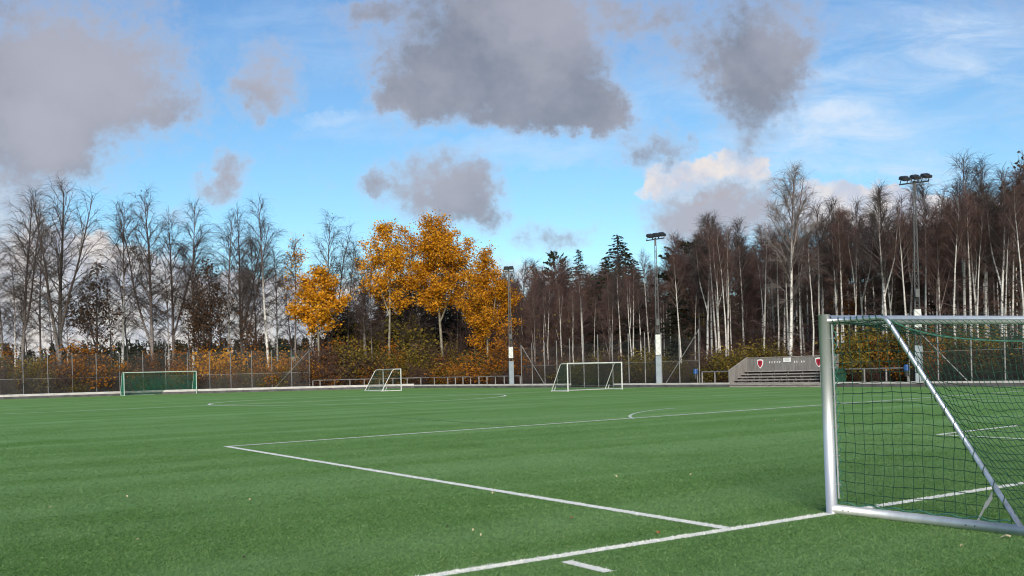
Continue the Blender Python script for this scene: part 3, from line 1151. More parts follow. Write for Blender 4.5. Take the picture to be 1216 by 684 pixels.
# ------------------------------------------------------------------ blue bins
def bin_(p, h, label):
    e = empty('litter_bin', p)
    b = MB(); b.tube([(0, 0, -.1), (0, 0, h + .35)], .04, 8); b.build('bin_post', M['post_grey'], e)
    f = Vector((-.75, -.66, 0)); s_ = Vector((-f.y, f.x, 0))
    b = MB()
    b.tube([f * .24 + Vector((0, 0, h - .38)), f * .24 + Vector((0, 0, h - .05)), f * .24 + Vector((0, 0, h))], [.12, .15, .16], 14)
    b.build('bin_bucket', M['black'], e)
    b = MB()
    b.tube([f * .24 + Vector((0, 0, h - .02)), f * .24 + Vector((0, 0, h + .24)), f * .24 + Vector((0, 0, h + .32)), f * .24 + Vector((0, 0, h + .36))], [.17, .17, .14, .05], 14)
    b.build('bin_hood', M['blue'], e)
    tag(e, label, 'litter bin', 'blue litter bins by the railings')


bin_(touch(828.5, .9), 1.02, 'blue hooded bin at the end of the tall fence left of the stand')
bin_(touch(1079, .9), 1.0, 'blue hooded bin beside the nearest mast, seen through the near net')

# ------------------------------------------------------------------ wooden stand
def stand():
    o = touch(866, .15)
    e = empty('spectator_stand', o)
    ex, ey, Z = E_DIR, E_NRM, Vector((0, 0, 1))
    LEN, DEP = 7.45, 2.15
    at = lambda a, b_, z: ex * a + ey * b_ + Z * z
    # back wall with boards
    b = MB()
    nb_ = 40
    for i in range(nb_):
        w_ = LEN / nb_
        b.box(at((i + .5) * w_, DEP, 1.0 + .02 * math.sin(i * 2.3)), (w_ - .012, .05 + .008 * (i % 3), 2.06), ex, ey)
    b.build('back_wall', M['wood_grey'], e)
    b = MB(); b.box(at(LEN / 2, DEP, 2.075), (LEN + .1, .12, .05), ex, ey); b.build('wall_cap', M['wood_step'], e)
    for a in (-.03, LEN + .03):
        b = MB()
        nn = 11
        for i in range(nn):
            y0, y1 = DEP * i / nn, DEP * (i + 1) / nn - .012
            h0_, h1_ = 1.15 + .92 * min(1, y0 / (DEP * .95)), 1.15 + .92 * min(1, y1 / (DEP * .95))
            b.prism([(y0, .05), (y1, .05), (y1, h1_), (y0, h0_)], at(a - .025, 0, 0), ey, Z, .05)
        sp = b.build('side_panel', M['wood_grey'], e)
        b = MB(); b.bar(at(a, 0, 1.19), at(a, DEP, 2.12), .09, .04); b.build('panel_cap', M['wood_step'], sp)
    # stepped benches
    for k in range(5):
        y0 = .12 + k * .40
        z0 = .30 + k * .20
        b = MB()
        b.box(at(LEN / 2, y0 + .18, z0), (LEN - .1, .36, .045), ex, ey)
        b.box(at(LEN / 2, y0 - .02, z0 - .01), (LEN - .1, .03, .085), ex, ey)
        st = b.build('bench_step', M['wood_step'], e)
        for i in range(7):
            b = MB()
            b.box(at(.25 + i * (LEN - .5) / 6 + .12 * (k % 2), y0 + .12, z0 / 2 - .02), (.07, .07, z0), ex, ey)
            b.build('step_support', M['wood_grey'], st)
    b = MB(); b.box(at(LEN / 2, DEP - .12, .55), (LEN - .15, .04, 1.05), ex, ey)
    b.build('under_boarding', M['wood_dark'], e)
    b = MB(); b.box(at(LEN / 2, -.06, .20), (LEN + .3, .05, .12), ex, ey); b.box(at(LEN / 2, -.05, .05), (LEN + .3, .03, .10), ex, ey)
    b.build('front_board', M['wood_step'], e)
    # shield emblems: white rim, red field, darker figure and white strokes
    def shield(w_, h_):
        pts = [(-w_, h_ * .42), (-w_ * .5, h_ * .46), (0, h_ * .5), (w_ * .5, h_ * .46), (w_, h_ * .42)]
        for t in np.linspace(0, 1, 7):
            pts.append((w_ * (1 - t ** 1.8), h_ * (.12 - .62 * t)))
        for t in np.linspace(1, 0, 7)[1:]:
            pts.append((-w_ * (1 - t ** 1.8), h_ * (.12 - .62 * t)))
        return pts[::-1]
    face = DEP - .031
    for a in (1.15, 6.0):
        c = at(a, face, 1.62)
        b = MB(); b.prism(shield(.26, .68), c, ex, Z, .02)
        root = b.build('shield_emblem', M['white_paint'], e)
        # outline drawn facing the pitch
        b = MB(); b.prism(shield(.20, .53), c - ey * .022, ex, Z, .008); b.build('red_field', M['red'], root)
        b = MB(); c2 = c - ey * .034
        b.prism([(-.11, .08), (.11, .08), (.11, .14), (-.11, .14)], c2, ex, Z, .006)
        b.prism([(-.025, -.16), (.025, -.16), (.025, .078), (-.025, .078)], c2, ex, Z, .006)
        b.prism([(-.09, .0), (-.04, .0), (-.04, .03), (-.09, .03)], c2, ex, Z, .006)
        b.prism([(.04, .0), (.09, .0), (.09, .03), (.04, .03)], c2, ex, Z, .006)
        b.build('shield_figure', M['dark_red'], root)
    # small white sign and the row of small white letters either side of it
    b = MB(); b.box(at(3.45, face - .02, 1.86), (.60, .025, .30), ex, ey); sg = b.build('wall_sign', M['white_paint'], e)
    b = MB()
    for i, (zz, ww) in enumerate(((1.93, .40), (1.86, .46), (1.79, .34))):
        b.box(at(3.45, face - .035, zz), (ww, .006, .035), ex, ey)
    b.build('sign_print', M['grey_paint'], sg)
    b = MB()
    for i, a in enumerate((1.95, 2.17, 2.39, 2.61, 2.83)):
        b.box(at(a, face - .012, 1.71), (.035, .02, .13), ex, ey); b.box(at(a + .05, face - .012, 1.745), (.065, .02, .03), ex, ey)
    for i, a in enumerate((4.05, 4.25, 4.62, 4.82)):
        b.box(at(a, face - .012, 1.71), (.035, .02, .13), ex, ey); b.box(at(a + .05, face - .012, 1.68), (.065, .02, .03), ex, ey)
    b.build('wall_lettering', M['white_paint'], e)
    tag(e, 'grey wooden spectator stand with five bench steps and two red shields', 'stand')
    return o


st_o = stand()
# dark green box beside the stand
p = touch(994, 1.0)
e = empty('storage_box', p)
b = MB(); b.box((0, 0, .55), (.9, .7, 1.1), E_DIR, E_NRM); b.build('box_body', M['green_box'], e)
b = MB(); b.box((0, 0, 1.14), (1.0, .8, .07), E_DIR, E_NRM); b.build('box_lid', M['green_box'], e)
tag(e, 'dark green box standing at the right end of the wooden stand', 'storage box')

# ------------------------------------------------------------------ small sheds between the trunks
def shed(x, d, wid, h, z, wall, win, label, name='shed'):
    u, v = uv(x, 418)
    base = Vector((u / F * d, d, ground_z(u / F * d, d)))
    e = empty(name, base)
    b = MB(); b.box((0, 0, (h + z) / 2), (wid, 2.4, h + z)); b.build('wall', wall, e)
    b = MB()
    hw = wid / 2 + .2
    b.prism([(-hw, 0), (hw, 0), (0, .5)], (0, 1.45, h + z + .003), (1, 0, 0), (0, 0, 1), 2.9)
    b.build('roof', M['shed_roof'], e)
    b = MB(); b.box((0, -1.22, h + z - .95), (wid * .62, .06, 1.2)); fr_ = b.build('window', M['shed_white'], e)
    b = MB(); b.box((0, -1.26, h + z - .95), (wid * .40, .03, .9)); b.build('pane', win, fr_)
    tag(e, label, 'shed')


shed(354, 122, 1.5, 2.4, 2.2, M['shed_green'], M['shed_green'], 'small green shed glimpsed through the shrubs behind the fence end')
shed(393, 124, 1.9, 2.4, 2.6, M['shed_green'], M['dark_pane'], 'green and white hut glimpsed between the trunks above the railing')
shed(405.5, 122.5, 1.3, 2.4, 2.3, M['shed_white'], M['dark_pane'], 'tiny white hut with one dark window above the railing')

# ------------------------------------------------------------------ trees
def unit(v):
    return v / np.maximum(np.linalg.norm(v, axis=-1, keepdims=True), 1e-9)


def grow(rng, p0, d0, L, K, up=0.0, droop=0.0, wig=.08):
    """one limb as K points: bends up first, droops towards its tip"""
    P_ = np.empty((K, 3)); P_[0] = p0
    d = np.array(d0, dtype=float)
    for i in range(1, K):
        t = i / (K - 1)
        d = d + np.array([0, 0, up * (1 - t) / K * 3 - droop * t * t / K * 4]) + rng.normal(0, wig, 3)
        d /= np.linalg.norm(d)
        P_[i] = P_[i - 1] + d * L / (K - 1)
    return P_


def mesh_np(name, parts, mats):
    """parts: list of (verts, faces (n,4), material index)"""
    V = np.concatenate([p[0] for p in parts])
    off = 0
    Fs, mi = [], []
    for v, f, k in parts:
        Fs.append(np.asarray(f) + off)
        mi.append(np.full(len(f), k, dtype=np.int32))
        off += len(v)
    Fs = np.concatenate(Fs).astype(np.int32); mi = np.concatenate(mi)
    me = bpy.data.meshes.new(name)
    me.vertices.add(len(V)); me.vertices.foreach_set('co', V.astype(np.float32).reshape(-1))
    me.loops.add(Fs.size); me.loops.foreach_set('vertex_index', Fs.reshape(-1))
    me.polygons.add(len(Fs)); me.polygons.foreach_set('loop_start', np.arange(0, Fs.size, 4, dtype=np.int32))
    me.polygons.foreach_set('material_index', mi)
    me.update(calc_edges=True)
    for m in mats:
        me.materials.append(m)
    return me


def leaf_quads(rng, C, size, flat=0.0):
    """little leaf cards, folded nowhere and facing everywhere"""
    n = len(C)
    a = unit(rng.normal(size=(n, 3))); b = unit(np.cross(a, rng.normal(size=(n, 3))))
    s = size * (.6 + .8 * rng.random((n, 1)))
    a, b = a * s * .62, b * s * .42
    V = np.stack([C - a, C - b * .9 + a * .1, C + a, C + b * .9 - a * .1], axis=1).reshape(-1, 3)
    return V, np.arange(n * 4).reshape(n, 4)


def along(rng, polys, n, tmin=0.0):
    """n random points (and directions) along a list of (K,3) polylines, weighted by length"""
    L = np.array([np.linalg.norm(p[-1] - p[0]) for p in polys])
    idx = rng.choice(len(polys), n, p=L / L.sum())
    t = tmin + (1 - tmin) * rng.random(n)
    Pt, D = np.empty((n, 3)), np.empty((n, 3))
    for k in np.unique(idx):
        s = np.nonzero(idx == k)[0]
        p = polys[k]; f = t[s] * (len(p) - 1); i = np.minimum(f.astype(int), len(p) - 2)
        Pt[s] = p[i] + (p[i + 1] - p[i]) * (f - i)[:, None]
        D[s] = unit(p[i + 1] - p[i])
    return Pt, D


def make_tree(seed, H=20., r0=.16, cb=.35, nprim=34, plen=.20, ang=(58, 22), up=.35, droop=.25, ntw=2400, tlen=1.0, twdroop=.35, tr=.008, fork=None,
              leaf=None, bark='birch_white', twig='twig', wig=.012, dead=0, sec=1.5, spreadtop=.3, limb='limb'):
    rng = np.random.default_rng(seed)
    stems = []
    st = grow(rng, (0, 0, -.3), (rng.normal(0, .02), rng.normal(0, .02), 1), H + .3, 14, wig=wig)
    st[:, 2] = np.linspace(-.3, H, 14)
    stems.append((st, r0, cb, 1.0))
    for (ft, fl, fa) in (fork or []):
        i = ft * 13; k = int(i)
        p = st[k] + (st[min(k + 1, 13)] - st[k]) * (i - k)
        az = rng.random() * 6.28
        d = np.array([math.cos(az) * math.sin(R(fa)), math.sin(az) * math.sin(R(fa)), math.cos(R(fa))])
        s2 = grow(rng, p, d, fl * H, 14, up=.35, wig=wig * 2)
        stems.append((s2, r0 * .62 * (1 - ft * .5), max(.15, (cb - ft) / max(fl, .1)), fl))
    tp, prim, prad, secs = [], [], [], []
    for si, (s, r, c, f) in enumerate(stems):
        t = np.linspace(0, 1, 14)
        rad = r * (1 - t) ** .85 + .012
        if si == 0:
            rad[0] *= 1.35; rad[1] *= 1.05
        v, fa = tubes(s[None], rad[None], 7)
        tp.append((v, fa, 0))
        n = max(6, int(nprim * (f if si else 1) * (1 if si == 0 else .9)))
        for j in range(n):
            q = (j + rng.random() * .8) / n
            tt = c + (1 - c) * (.985 * q)
            k = tt * 13; i = min(int(k), 12)
            p0 = s[i] + (s[i + 1] - s[i]) * (k - i)
            an = R(ang[0] + (ang[1] - ang[0]) * q + rng.normal(0, 6))
            az = j * 2.399 + rng.normal(0, .4)
            d0 = np.array([math.cos(az) * math.sin(an), math.sin(az) * math.sin(an), math.cos(an)])
            sh = (1 - q) ** .65 * min(1, .45 + q * 2.2) + spreadtop * q * .35
            L = plen * H * (f ** .5) * sh * (.75 + .5 * rng.random())
            pp = grow(rng, p0, d0, L, 7, up=up, droop=droop, wig=.045)
            prim.append(pp); prad.append(min(r * .32, .012 + .009 * L) * (1 - .8 * np.linspace(0, 1, 7)))
            m_ = max(2, int(L * sec))
            for w in range(m_):
                ts = .2 + .78 * (w + rng.random()) / m_
                kk = ts * 6; ii = min(int(kk), 5)
                p1 = pp[ii] + (pp[ii + 1] - pp[ii]) * (kk - ii)
                dd_ = unit(unit(pp[ii + 1] - pp[ii]) + rng.normal(0, .55, 3) + np.array([0, 0, .12]))
                secs.append(grow(rng, p1, dd_, L * (.28 + .25 * rng.random()) * (1.15 - .6 * ts) + .25, 5, up=.1, droop=droop * 1.3, wig=.10))
    for j in range(dead):                      # dead snags low on the trunk
        k = rng.uniform(.12, cb) * 13; i = int(k)
        an = R(rng.uniform(55, 90)); az = rng.random() * 6.28
        pp = grow(rng, st[i] + (st[i + 1] - st[i]) * (k - i), (math.cos(az) * math.sin(an), math.sin(az) * math.sin(an), math.cos(an)), rng.uniform(.4, 2.2), 7, droop=.2)
        prim.append(pp); prad.append(np.linspace(.022, .006, 7))
    v, fa = tubes(np.array(prim), np.array(prad), 5)
    tp.append((v, fa, 1))
    cp = []
    S = np.array(secs)
    v, fa = tubes(S, np.repeat(np.linspace(.020, .007, 5)[None], len(S), 0), 3)
    cp.append((v, fa, 0))
    if ntw:
        p0, d = along(rng, secs + prim, ntw, .25)
        L = tlen * (.45 + .9 * rng.random((ntw, 1)))
        d1 = unit(d + rng.normal(0, .45, (ntw, 3)))
        d2 = unit(d1 + rng.normal(0, .25, (ntw, 3)) - np.array([[0, 0, twdroop]]))
        TW = np.stack([p0, p0 + d1 * L * .5, p0 + d1 * L * .5 + d2 * L * .5], 1)
        v, fa = tubes(TW, np.repeat(np.array([[tr, tr * .8, tr * .45]]), ntw, 0), 3)
        cp.append((v, fa, 0))
    if leaf:
        n, size, jit, mname, zlo = leaf
        C, _ = along(rng, secs + prim, int(n * 1.4), .3)
        # gather leaves in clumps so that light passes between them
        cl = C[rng.integers(0, len(C), max(20, n // 42))]
        pick = rng.random(len(C)) < .62
        idx = rng.integers(0, len(cl), len(C))
        C = np.where(pick[:, None], cl[idx] + rng.normal(0, jit * 1.25, C.shape), C + rng.normal(0, jit, C.shape))
        C = C[C[:, 2] > zlo * H][:n]
        v, fa = leaf_quads(rng, C, size)
        cp.append((v, fa, 1))
    mats = [M[twig]] + ([M[leaf[3]]] if leaf else [])
    return dict(H=max(s[0][-1][2] for s in stems) + .3, trunk=mesh_np('trunk', tp, [M[bark], M[limb]]), crown=mesh_np('crown', cp, mats))


def make_spruce(seed, H=16., w=.19, dens=1.0, pine=False):
    rng = np.random.default_rng(seed)
    st = grow(rng, (0, 0, -.3), (0, 0, 1), H + .3, 10, wig=.004)
    st[:, 2] = np.linspace(-.3, H, 10)
    v, fa = tubes(st[None], (np.linspace(1, .05, 10) * .17 * H / 16)[None], 7)
    tp = [(v, fa, 0)]
    br, C, A = [], [], []
    n = int(170 * dens)
    for j in range(n):
        q = (j + rng.random()) / n
        if pine:
            z = H * (.52 + .47 * q); L = w * H * (1.15 * math.sin(math.pi * min(1, .22 + .75 * q)) ** .8) * (.55 + .6 * rng.random()); el = R(rng.uniform(0, 35))
        else:
            z = H * (.06 + .93 * q); L = w * H * (1 - q) ** .85 * (.65 + .5 * rng.random()) + .15; el = R(18 * q - 14 + rng.normal(0, 7))
        az = rng.random() * 6.28
        d = (math.cos(az) * math.cos(el), math.sin(az) * math.cos(el), math.sin(el))
        pp = grow(rng, (st[min(9, int(z / H * 9))][0], st[min(9, int(z / H * 9))][1], z), d, L, 6, droop=0 if pine else .25, up=.2 if pine else 0, wig=.05)
        br.append(pp)
        m_ = max(5, int(L * (13 if not pine else 10)))
        for k in range(m_):
            t = (.55 if pine else .12) + (.45 if pine else .88) * rng.random()
            f = t * 5; i = min(int(f), 4)
            p = pp[i] + (pp[i + 1] - pp[i]) * (f - i)
            dr = unit(pp[i + 1] - pp[i])
            side = unit(np.cross(dr, [0, 0, 1.0])) * (1 if rng.random() < .5 else -1)
            ax = unit(dr * .6 + side * rng.uniform(.2, 1.0) + np.array([0, 0, (rng.normal(.25, .35) if pine else -.45 + rng.normal(0, .25))]))
            ln = (.30 + .25 * rng.random()) * (1.0 if pine else (.55 + .5 * (1 - q)))
            C.append(p); A.append(ax * ln)
    C, A = np.array(C), np.array(A)
    B = unit(np.cross(A, rng.normal(size=A.shape))) * np.linalg.norm(A, axis=1, keepdims=True) * (.24 if not pine else .3)
    V = np.stack([C, C + A * .55 + B, C + A, C + A * .5 - B], 1).reshape(-1, 3)
    cp = [(V, np.arange(len(V)).reshape(-1, 4), 0)]
    v, fa = tubes(np.array(br), np.repeat(np.linspace(.035, .008, 6)[None], len(br), 0), 4)
    tp.append((v, fa, 0))
    return dict(H=H, trunk=mesh_np('trunk', tp, [M['bark_dark']]), crown=mesh_np('crown', cp, [M['needle']]))


def make_shrub(seed, H=4., W=3.2, stems=16, ntw=380, leaf=None, twig='twig', tr=.007):
    rng = np.random.default_rng(seed)
    polys = []
    for j in range(stems):
        az = rng.random() * 6.28; an = R(abs(rng.normal(0, 24)))
        d = (math.cos(az) * math.sin(an), math.sin(az) * math.sin(an), math.cos(an))
        polys.append(grow(rng, (rng.normal(0, W * .10), rng.normal(0, W * .10), -.15), d, H * rng.uniform(.55, 1.08), 7, wig=.10, droop=.12))
    PP = np.array(polys)
    v, fa = tubes(PP, np.repeat(np.linspace(.032, .007, 7)[None], stems, 0), 4)
    tp = [(v, fa, 0)]
    p0, d = along(rng, polys, ntw, .2)
    L = (.35 + .8 * rng.random((ntw, 1))) * H / 4
    d1 = unit(d + rng.normal(0, .65, (ntw, 3)))
    TW = np.stack([p0, p0 + d1 * L * .5, p0 + d1 * L * .5 + unit(d1 + rng.normal(0, .3, (ntw, 3))) * L * .5], 1)
    v, fa = tubes(TW, np.repeat(np.array([[tr, tr * .8, tr * .4]]), ntw, 0), 3)
    cp = [(v, fa, 0)]
    mats = [M[twig]]
    if leaf:
        n, size, jit, mname, zlo = leaf
        tips = TW[:, 1:].reshape(-1, 3)
        C = tips[rng.integers(0, len(tips), n)] + rng.normal(0, jit, (n, 3))
        C = C[C[:, 2] > zlo * H]
        v, fa = leaf_quads(rng, C, size)
        cp.append((v, fa, 1)); mats.append(M[mname])
    return dict(H=H, trunk=mesh_np('stems', tp, [M['bark_dark']]), crown=mesh_np('foliage', cp, mats))


PR = {}
M['limb'] = mottled('brown_limb_bark', (.10, .072, .064), (.06, .044, .040), 2, .9)
M['limb_pale'] = mottled('pale_limb_bark', (.16, .138, .13), (.085, .07, .066), 1.2, .9)
M['row_bark'] = bark_birch('shaded_row_bark', (.19, .17, .16), (.06, .044, .04), (.03, .026, .025), 8.0)  # bark colour darkened to give the far row its silhouetted look
# bare tall trees of the far row
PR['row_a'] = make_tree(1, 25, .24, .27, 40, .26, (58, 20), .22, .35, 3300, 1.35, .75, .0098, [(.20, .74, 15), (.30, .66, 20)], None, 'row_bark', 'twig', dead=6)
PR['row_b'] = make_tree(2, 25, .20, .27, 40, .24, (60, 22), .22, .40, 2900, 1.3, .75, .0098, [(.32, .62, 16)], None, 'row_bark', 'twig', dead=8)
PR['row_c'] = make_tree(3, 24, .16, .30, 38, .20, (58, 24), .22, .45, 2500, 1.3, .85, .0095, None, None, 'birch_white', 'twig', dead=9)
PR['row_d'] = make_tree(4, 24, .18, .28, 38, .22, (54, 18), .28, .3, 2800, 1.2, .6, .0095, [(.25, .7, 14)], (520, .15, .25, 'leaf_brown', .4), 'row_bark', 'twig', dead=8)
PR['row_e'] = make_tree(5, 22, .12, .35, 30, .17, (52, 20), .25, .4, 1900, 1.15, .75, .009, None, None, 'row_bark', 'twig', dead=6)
# wood birches
PR['wood_a'] = make_tree(11, 18, .14, .50, 30, .17, (44, 16), .25, .15, 2600, .95, .3, .0092, None, None, 'birch_white', 'twig_red', dead=10)
PR['wood_b'] = make_tree(12, 18, .125, .46, 30, .18, (42, 14), .28, .12, 2700, .95, .25, .008, [(.42, .55, 14)], None, 'birch_white', 'twig_red', dead=12)
PR['wood_c'] = make_tree(13, 18, .11, .42, 32, .19, (46, 18), .22, .15, 2900, .95, .3, .0085, [(.3, .6, 18)], None, 'birch_grey', 'twig_red', dead=10, wig=.02)
PR['wood_d'] = make_tree(14, 17, .085, .34, 34, .19, (44, 16), .25, .12, 3400, .9, .2, .0088, None, None, 'birch_grey', 'twig_red', dead=6, wig=.022)
PR['wood_e'] = make_tree(15, 18, .10, .55, 24, .15, (40, 14), .25, .15, 1700, .9, .3, .008, None, None, 'birch_white', 'twig_red', dead=12, wig=.016)
PR['tall_birch'] = make_tree(21, 20, .19, .38, 34, .23, (52, 22), .22, .25, 3300, 1.1, .4, .0105, [(.60, .38, 16)], None, 'birch_white', 'twig_pale', dead=4, limb='limb_pale')
PR['pale_a'] = make_tree(22, 18, .145, .48, 30, .19, (46, 16), .25, .25, 2000, 1.05, .4, .0100, [(.45, .5, 16)], None, 'birch_white', 'twig', dead=8, limb='limb_pale')
PR['pale_b'] = make_tree(23, 18, .135, .50, 30, .18, (44, 15), .25, .25, 1900, 1.05, .4, .0100, None, None, 'birch_white', 'twig', dead=8, limb='limb_pale')
PR['stem_a'] = make_tree(24, 18, .145, .60, 22, .15, (42, 15), .28, .2, 1300, .95, .3, .0088, None, None, 'stem_white', 'twig_red', dead=9, limb='limb_pale')
PR['stem_b'] = make_tree(25, 18, .13, .58, 22, .15, (40, 14), .28, .2, 1300, .95, .3, .0088, [(.5, .46, 13)], None, 'stem_white', 'twig_red', dead=10, wig=.018, limb='limb_pale')
PR['stem_c'] = make_tree(26, 18, .12, .62, 18, .13, (40, 14), .28, .2, 1000, .9, .3, .0088, None, None, 'stem_white', 'twig_red', dead=12, wig=.026, limb='limb_pale')
# golden aspens
PR['gold_a'] = make_tree(31, 21, .17, .46, 30, .26, (64, 26), .30, .05, 1500, .9, .1, .009, [(.46, .46, 20)], (10500, .21, .28, 'leaf_yellow', .46), 'bark_aspen', 'twig', dead=8, sec=2.0)
PR['gold_b'] = make_tree(32, 22, .19, .42, 32, .29, (64, 26), .30, .05, 1700, .9, .1, .009, [(.40, .50, 24), (.48, .44, 24)], (21000, .21, .29, 'leaf_yellow', .43), 'bark_aspen', 'twig', dead=10, sec=2.0)
PR['gold_c'] = make_tree(33, 19, .17, .26, 34, .30, (72, 28), .28, .12, 1700, .9, .1, .009, [(.36, .5, 24)], (19000, .21, .29, 'leaf_yellow', .24), 'bark_aspen', 'twig', dead=5, sec=2.0)
PR['gold_small'] = make_tree(34, 10.5, .11, .52, 28, .22, (74, 34), .15, .1, 600, .6, .1, .008, [(.52, .34, 38)], (5600, .20, .22, 'leaf_yellow', .48), 'bark_aspen', 'twig', dead=3, spreadtop=.9, sec=2.6)
PR['gold_thin'] = make_tree(35, 20, .13, .50, 34, .18, (54, 20), .35, .05, 1200, 1.0, .2, .009, None, (900, .22, .42, 'leaf_yellow', .5), 'birch_grey', 'twig', dead=5)
# trees that keep brown or dark leaves
PR['oak_brown'] = make_tree(41, 15, .19, .22, 40, .30, (68, 26), .2, .1, 1300, .9, .1, .010, [(.35, .55, 24)], (1900, .25, .34, 'leaf_brown', .16), 'bark_dark', 'twig', wig=.03)
PR['oak_dark'] = make_tree(42, 15, .19, .22, 40, .28, (64, 24), .2, .1, 1000, .9, .1, .010, [(.3, .6, 18)], (2300, .26, .36, 'leaf_brown', .14), 'bark_dark', 'twig', wig=.03)
PR['oak_rust'] = make_tree(43, 15, .15, .30, 36, .24, (58, 24), .2, .1, 1500, .9, .1, .009, None, (1500, .26, .34, 'leaf_orange', .30), 'bark_dark', 'twig_red', wig=.02)
PR['spruce_a'] = make_spruce(51, 16, .19, 1.6)
PR['spruce_b'] = make_spruce(52, 16, .15, 1.4)
PR['pine'] = make_spruce(53, 15, .20, .55, True)
# undergrowth
PR['sh_orange'] = make_shrub(61, 4.2, 3.4, 18, 420, (1840, .15, .22, 'leaf_orange', .12))
PR['sh_gold'] = make_shrub(62, 4.0, 3.2, 18, 420, (1600, .15, .22, 'leaf_yellow', .15))
PR['sh_olive'] = make_shrub(63, 4.0, 3.6, 20, 460, (2240, .15, .24, 'leaf_olive', .08))
PR['sh_green'] = make_shrub(64, 3.6, 3.4, 18, 420, (2720, .15, .24, 'leaf_green', .04))
PR['sh_brown'] = make_shrub(65, 4.0, 3.4, 24, 900, (420, .17, .24, 'leaf_brown', .1), 'twig_red', .009)
PR['sh_bare'] = make_shrub(66, 4.4, 3.2, 26, 1100, (160, .15, .24, 'leaf_olive', .1), 'twig_red', .009)

rnd = random.Random(7)
COUNT = {}


def plant(name, proto, X, Y, Ht, label, cat, group=None, fat=None, rz=None, tilt=(0, 0)):
    p = PR[proto]
    s = Ht / p['H']
    w = s * (fat or 1.0)
    e = bpy.data.objects.new(name, None)
    COL.objects.link(e)
    e.location = (X, Y, ground_z(X, Y))
    e.rotation_euler = (tilt[0], tilt[1], rnd.random() * 6.28 if rz is None else rz)
    e.scale = (w, w, s)
    for key, pn in (('trunk', 'stems' if name.endswith('shrub') or name.endswith('thicket') else 'trunk'), ('crown', 'foliage' if name.endswith('shrub') or name.endswith('thicket') else 'crown')):
        o = bpy.data.objects.new(pn, p[key])
        o.parent = e
        COL.objects.link(o)
    tag(e, label, cat, group)
    COUNT[name] = COUNT.get(name, 0) + 1
    return e


def by_pix(name, proto, x, top_y, d, label, cat='tree', group=None, fat=None, rz=None, y0=430, tilt=(0, 0)):
    """a tree whose foot stands under photo column x at distance d and whose top reaches photo row top_y"""
    u, v = uv(x, y0)
    X = u / F * d
    ut, vt = uv(x, top_y)
    zt = HC - vt / F * d
    Ht = zt - ground_z(X, d)
    return plant(name, proto, X, d, max(1.0, Ht), label, cat, group, fat, rz, tilt)


def depth_beyond(x, q):
    """distance along photo column x at which one stands q metres outside the pitch edge"""
    k = (x - PW / 2 - ROLL * 15) / F
    lo, hi = 30.0, 400.0
    for _ in range(50):
        m_ = (lo + hi) / 2
        if beyond(k * m_, m_) < q:
            lo = m_
        else:
            hi = m_
    return lo


def T(name, proto, x, top_y, q, label, group=None, fat=None, rz=None, tilt=(0, 0), cat='tree'):
    if proto.startswith('row_'):
        fat = (fat or 1.0) * 1.22
    return by_pix(name, proto, x, top_y, depth_beyond(x, q), label, cat, group, fat, rz, tilt=tilt)


ROW = 'tall bare trees of the far row'
T('birch_tree', 'row_b', 24, 224, 9, 'bare tree with dark trunk under the big grey cloud, first of the far row', ROW)
T('birch_tree', 'row_a', 70, 217, 7, 'tallest and widest bare birch of the far row with a forking pale trunk', ROW, 1.12)
T('birch_tree', 'row_e', 48, 262, 16, 'thin bare tree between the dark trunk and the widest birch of the far row', ROW)
T('birch_tree', 'row_e', 5, 268, 14, 'thin bare tree left of the dark trunked tree, cut by the picture edge', ROW)
T('oak_tree', 'oak_brown', 115, 316, 8, 'rusty brown leaved oak in front of the bare row, left of the far goal', 'leafy dark trees of the far row')
T('birch_tree', 'row_c', 143, 240, 11, 'slim bare birch just right of the rusty brown oak', ROW)
T('birch_tree', 'row_d', 181, 227, 9, 'bare birch with scattered brown leaves rising above the far goal', ROW, 1.1)
T('birch_tree', 'row_b', 206, 248, 12, 'bare tree with leaning stems right of the brown flecked birch', ROW)
T('birch_tree', 'row_c', 228, 244, 14, 'pale thin birch just left of the dark leaved tree', ROW)
T('oak_tree', 'oak_dark', 250, 316, 8, 'dark brown leaved tree with a dense round crown right of the far goal', 'leafy dark trees of the far row', .92)
T('oak_tree', 'oak_dark', 236, 326, 11, 'smaller dark leaved tree half hidden behind the dense dark crown', 'leafy dark trees of the far row', .8)
T('birch_tree', 'row_c', 268, 258, 12, 'bare birch rising straight behind the dense dark crown', ROW)
T('birch_tree', 'row_a', 288, 249, 13, 'bare forked birch between the dark crown and the white stemmed birch', ROW, .9)
T('birch_tree', 'row_c', 321, 240, 7, 'white stemmed bare birch with a high narrow crown at the end of the far row', ROW, .95)
T('birch_tree', 'row_e', 305, 275, 17, 'thin dark bare tree close left of the white stemmed birch', ROW)
T('oak_tree', 'oak_brown', 298, 372, 10, 'low dark tree under the forked birch, right of the dense dark crown', 'leafy dark trees of the far row')
T('aspen_tree', 'gold_thin', 350, 284, 10, 'thin aspen with sparse yellow leaves right of the white stemmed birch', None)
T('aspen_tree', 'gold_small', 378, 324, 6, 'small round golden crown standing apart left of the big yellow trees', None, 1.15)
T('birch_tree', 'row_d', 391, 256, 13, 'bare purple grey birch rising behind the small golden crown', ROW)
T('birch_tree', 'row_e', 412, 286, 12, 'bare thin tree between the small golden crown and the first yellow aspen', ROW)
T('birch_tree', 'row_e', 436, 296, 8, 'bare pale stemmed tree at the left edge of the first yellow aspen', ROW)
T('aspen_tree', 'gold_a', 462, 268, 8, 'yellow aspen with an airy crown, left one of the three big golden trees', None, 1.15)
T('aspen_tree', 'gold_thin', 487, 278, 13, 'narrow thinly leaved yellow aspen between the airy and the tallest golden tree', None, 1.0)
T('aspen_tree', 'gold_b', 527, 262, 7, 'tallest golden aspen with a broad dense crown and forking pale trunk', None, 1.22)
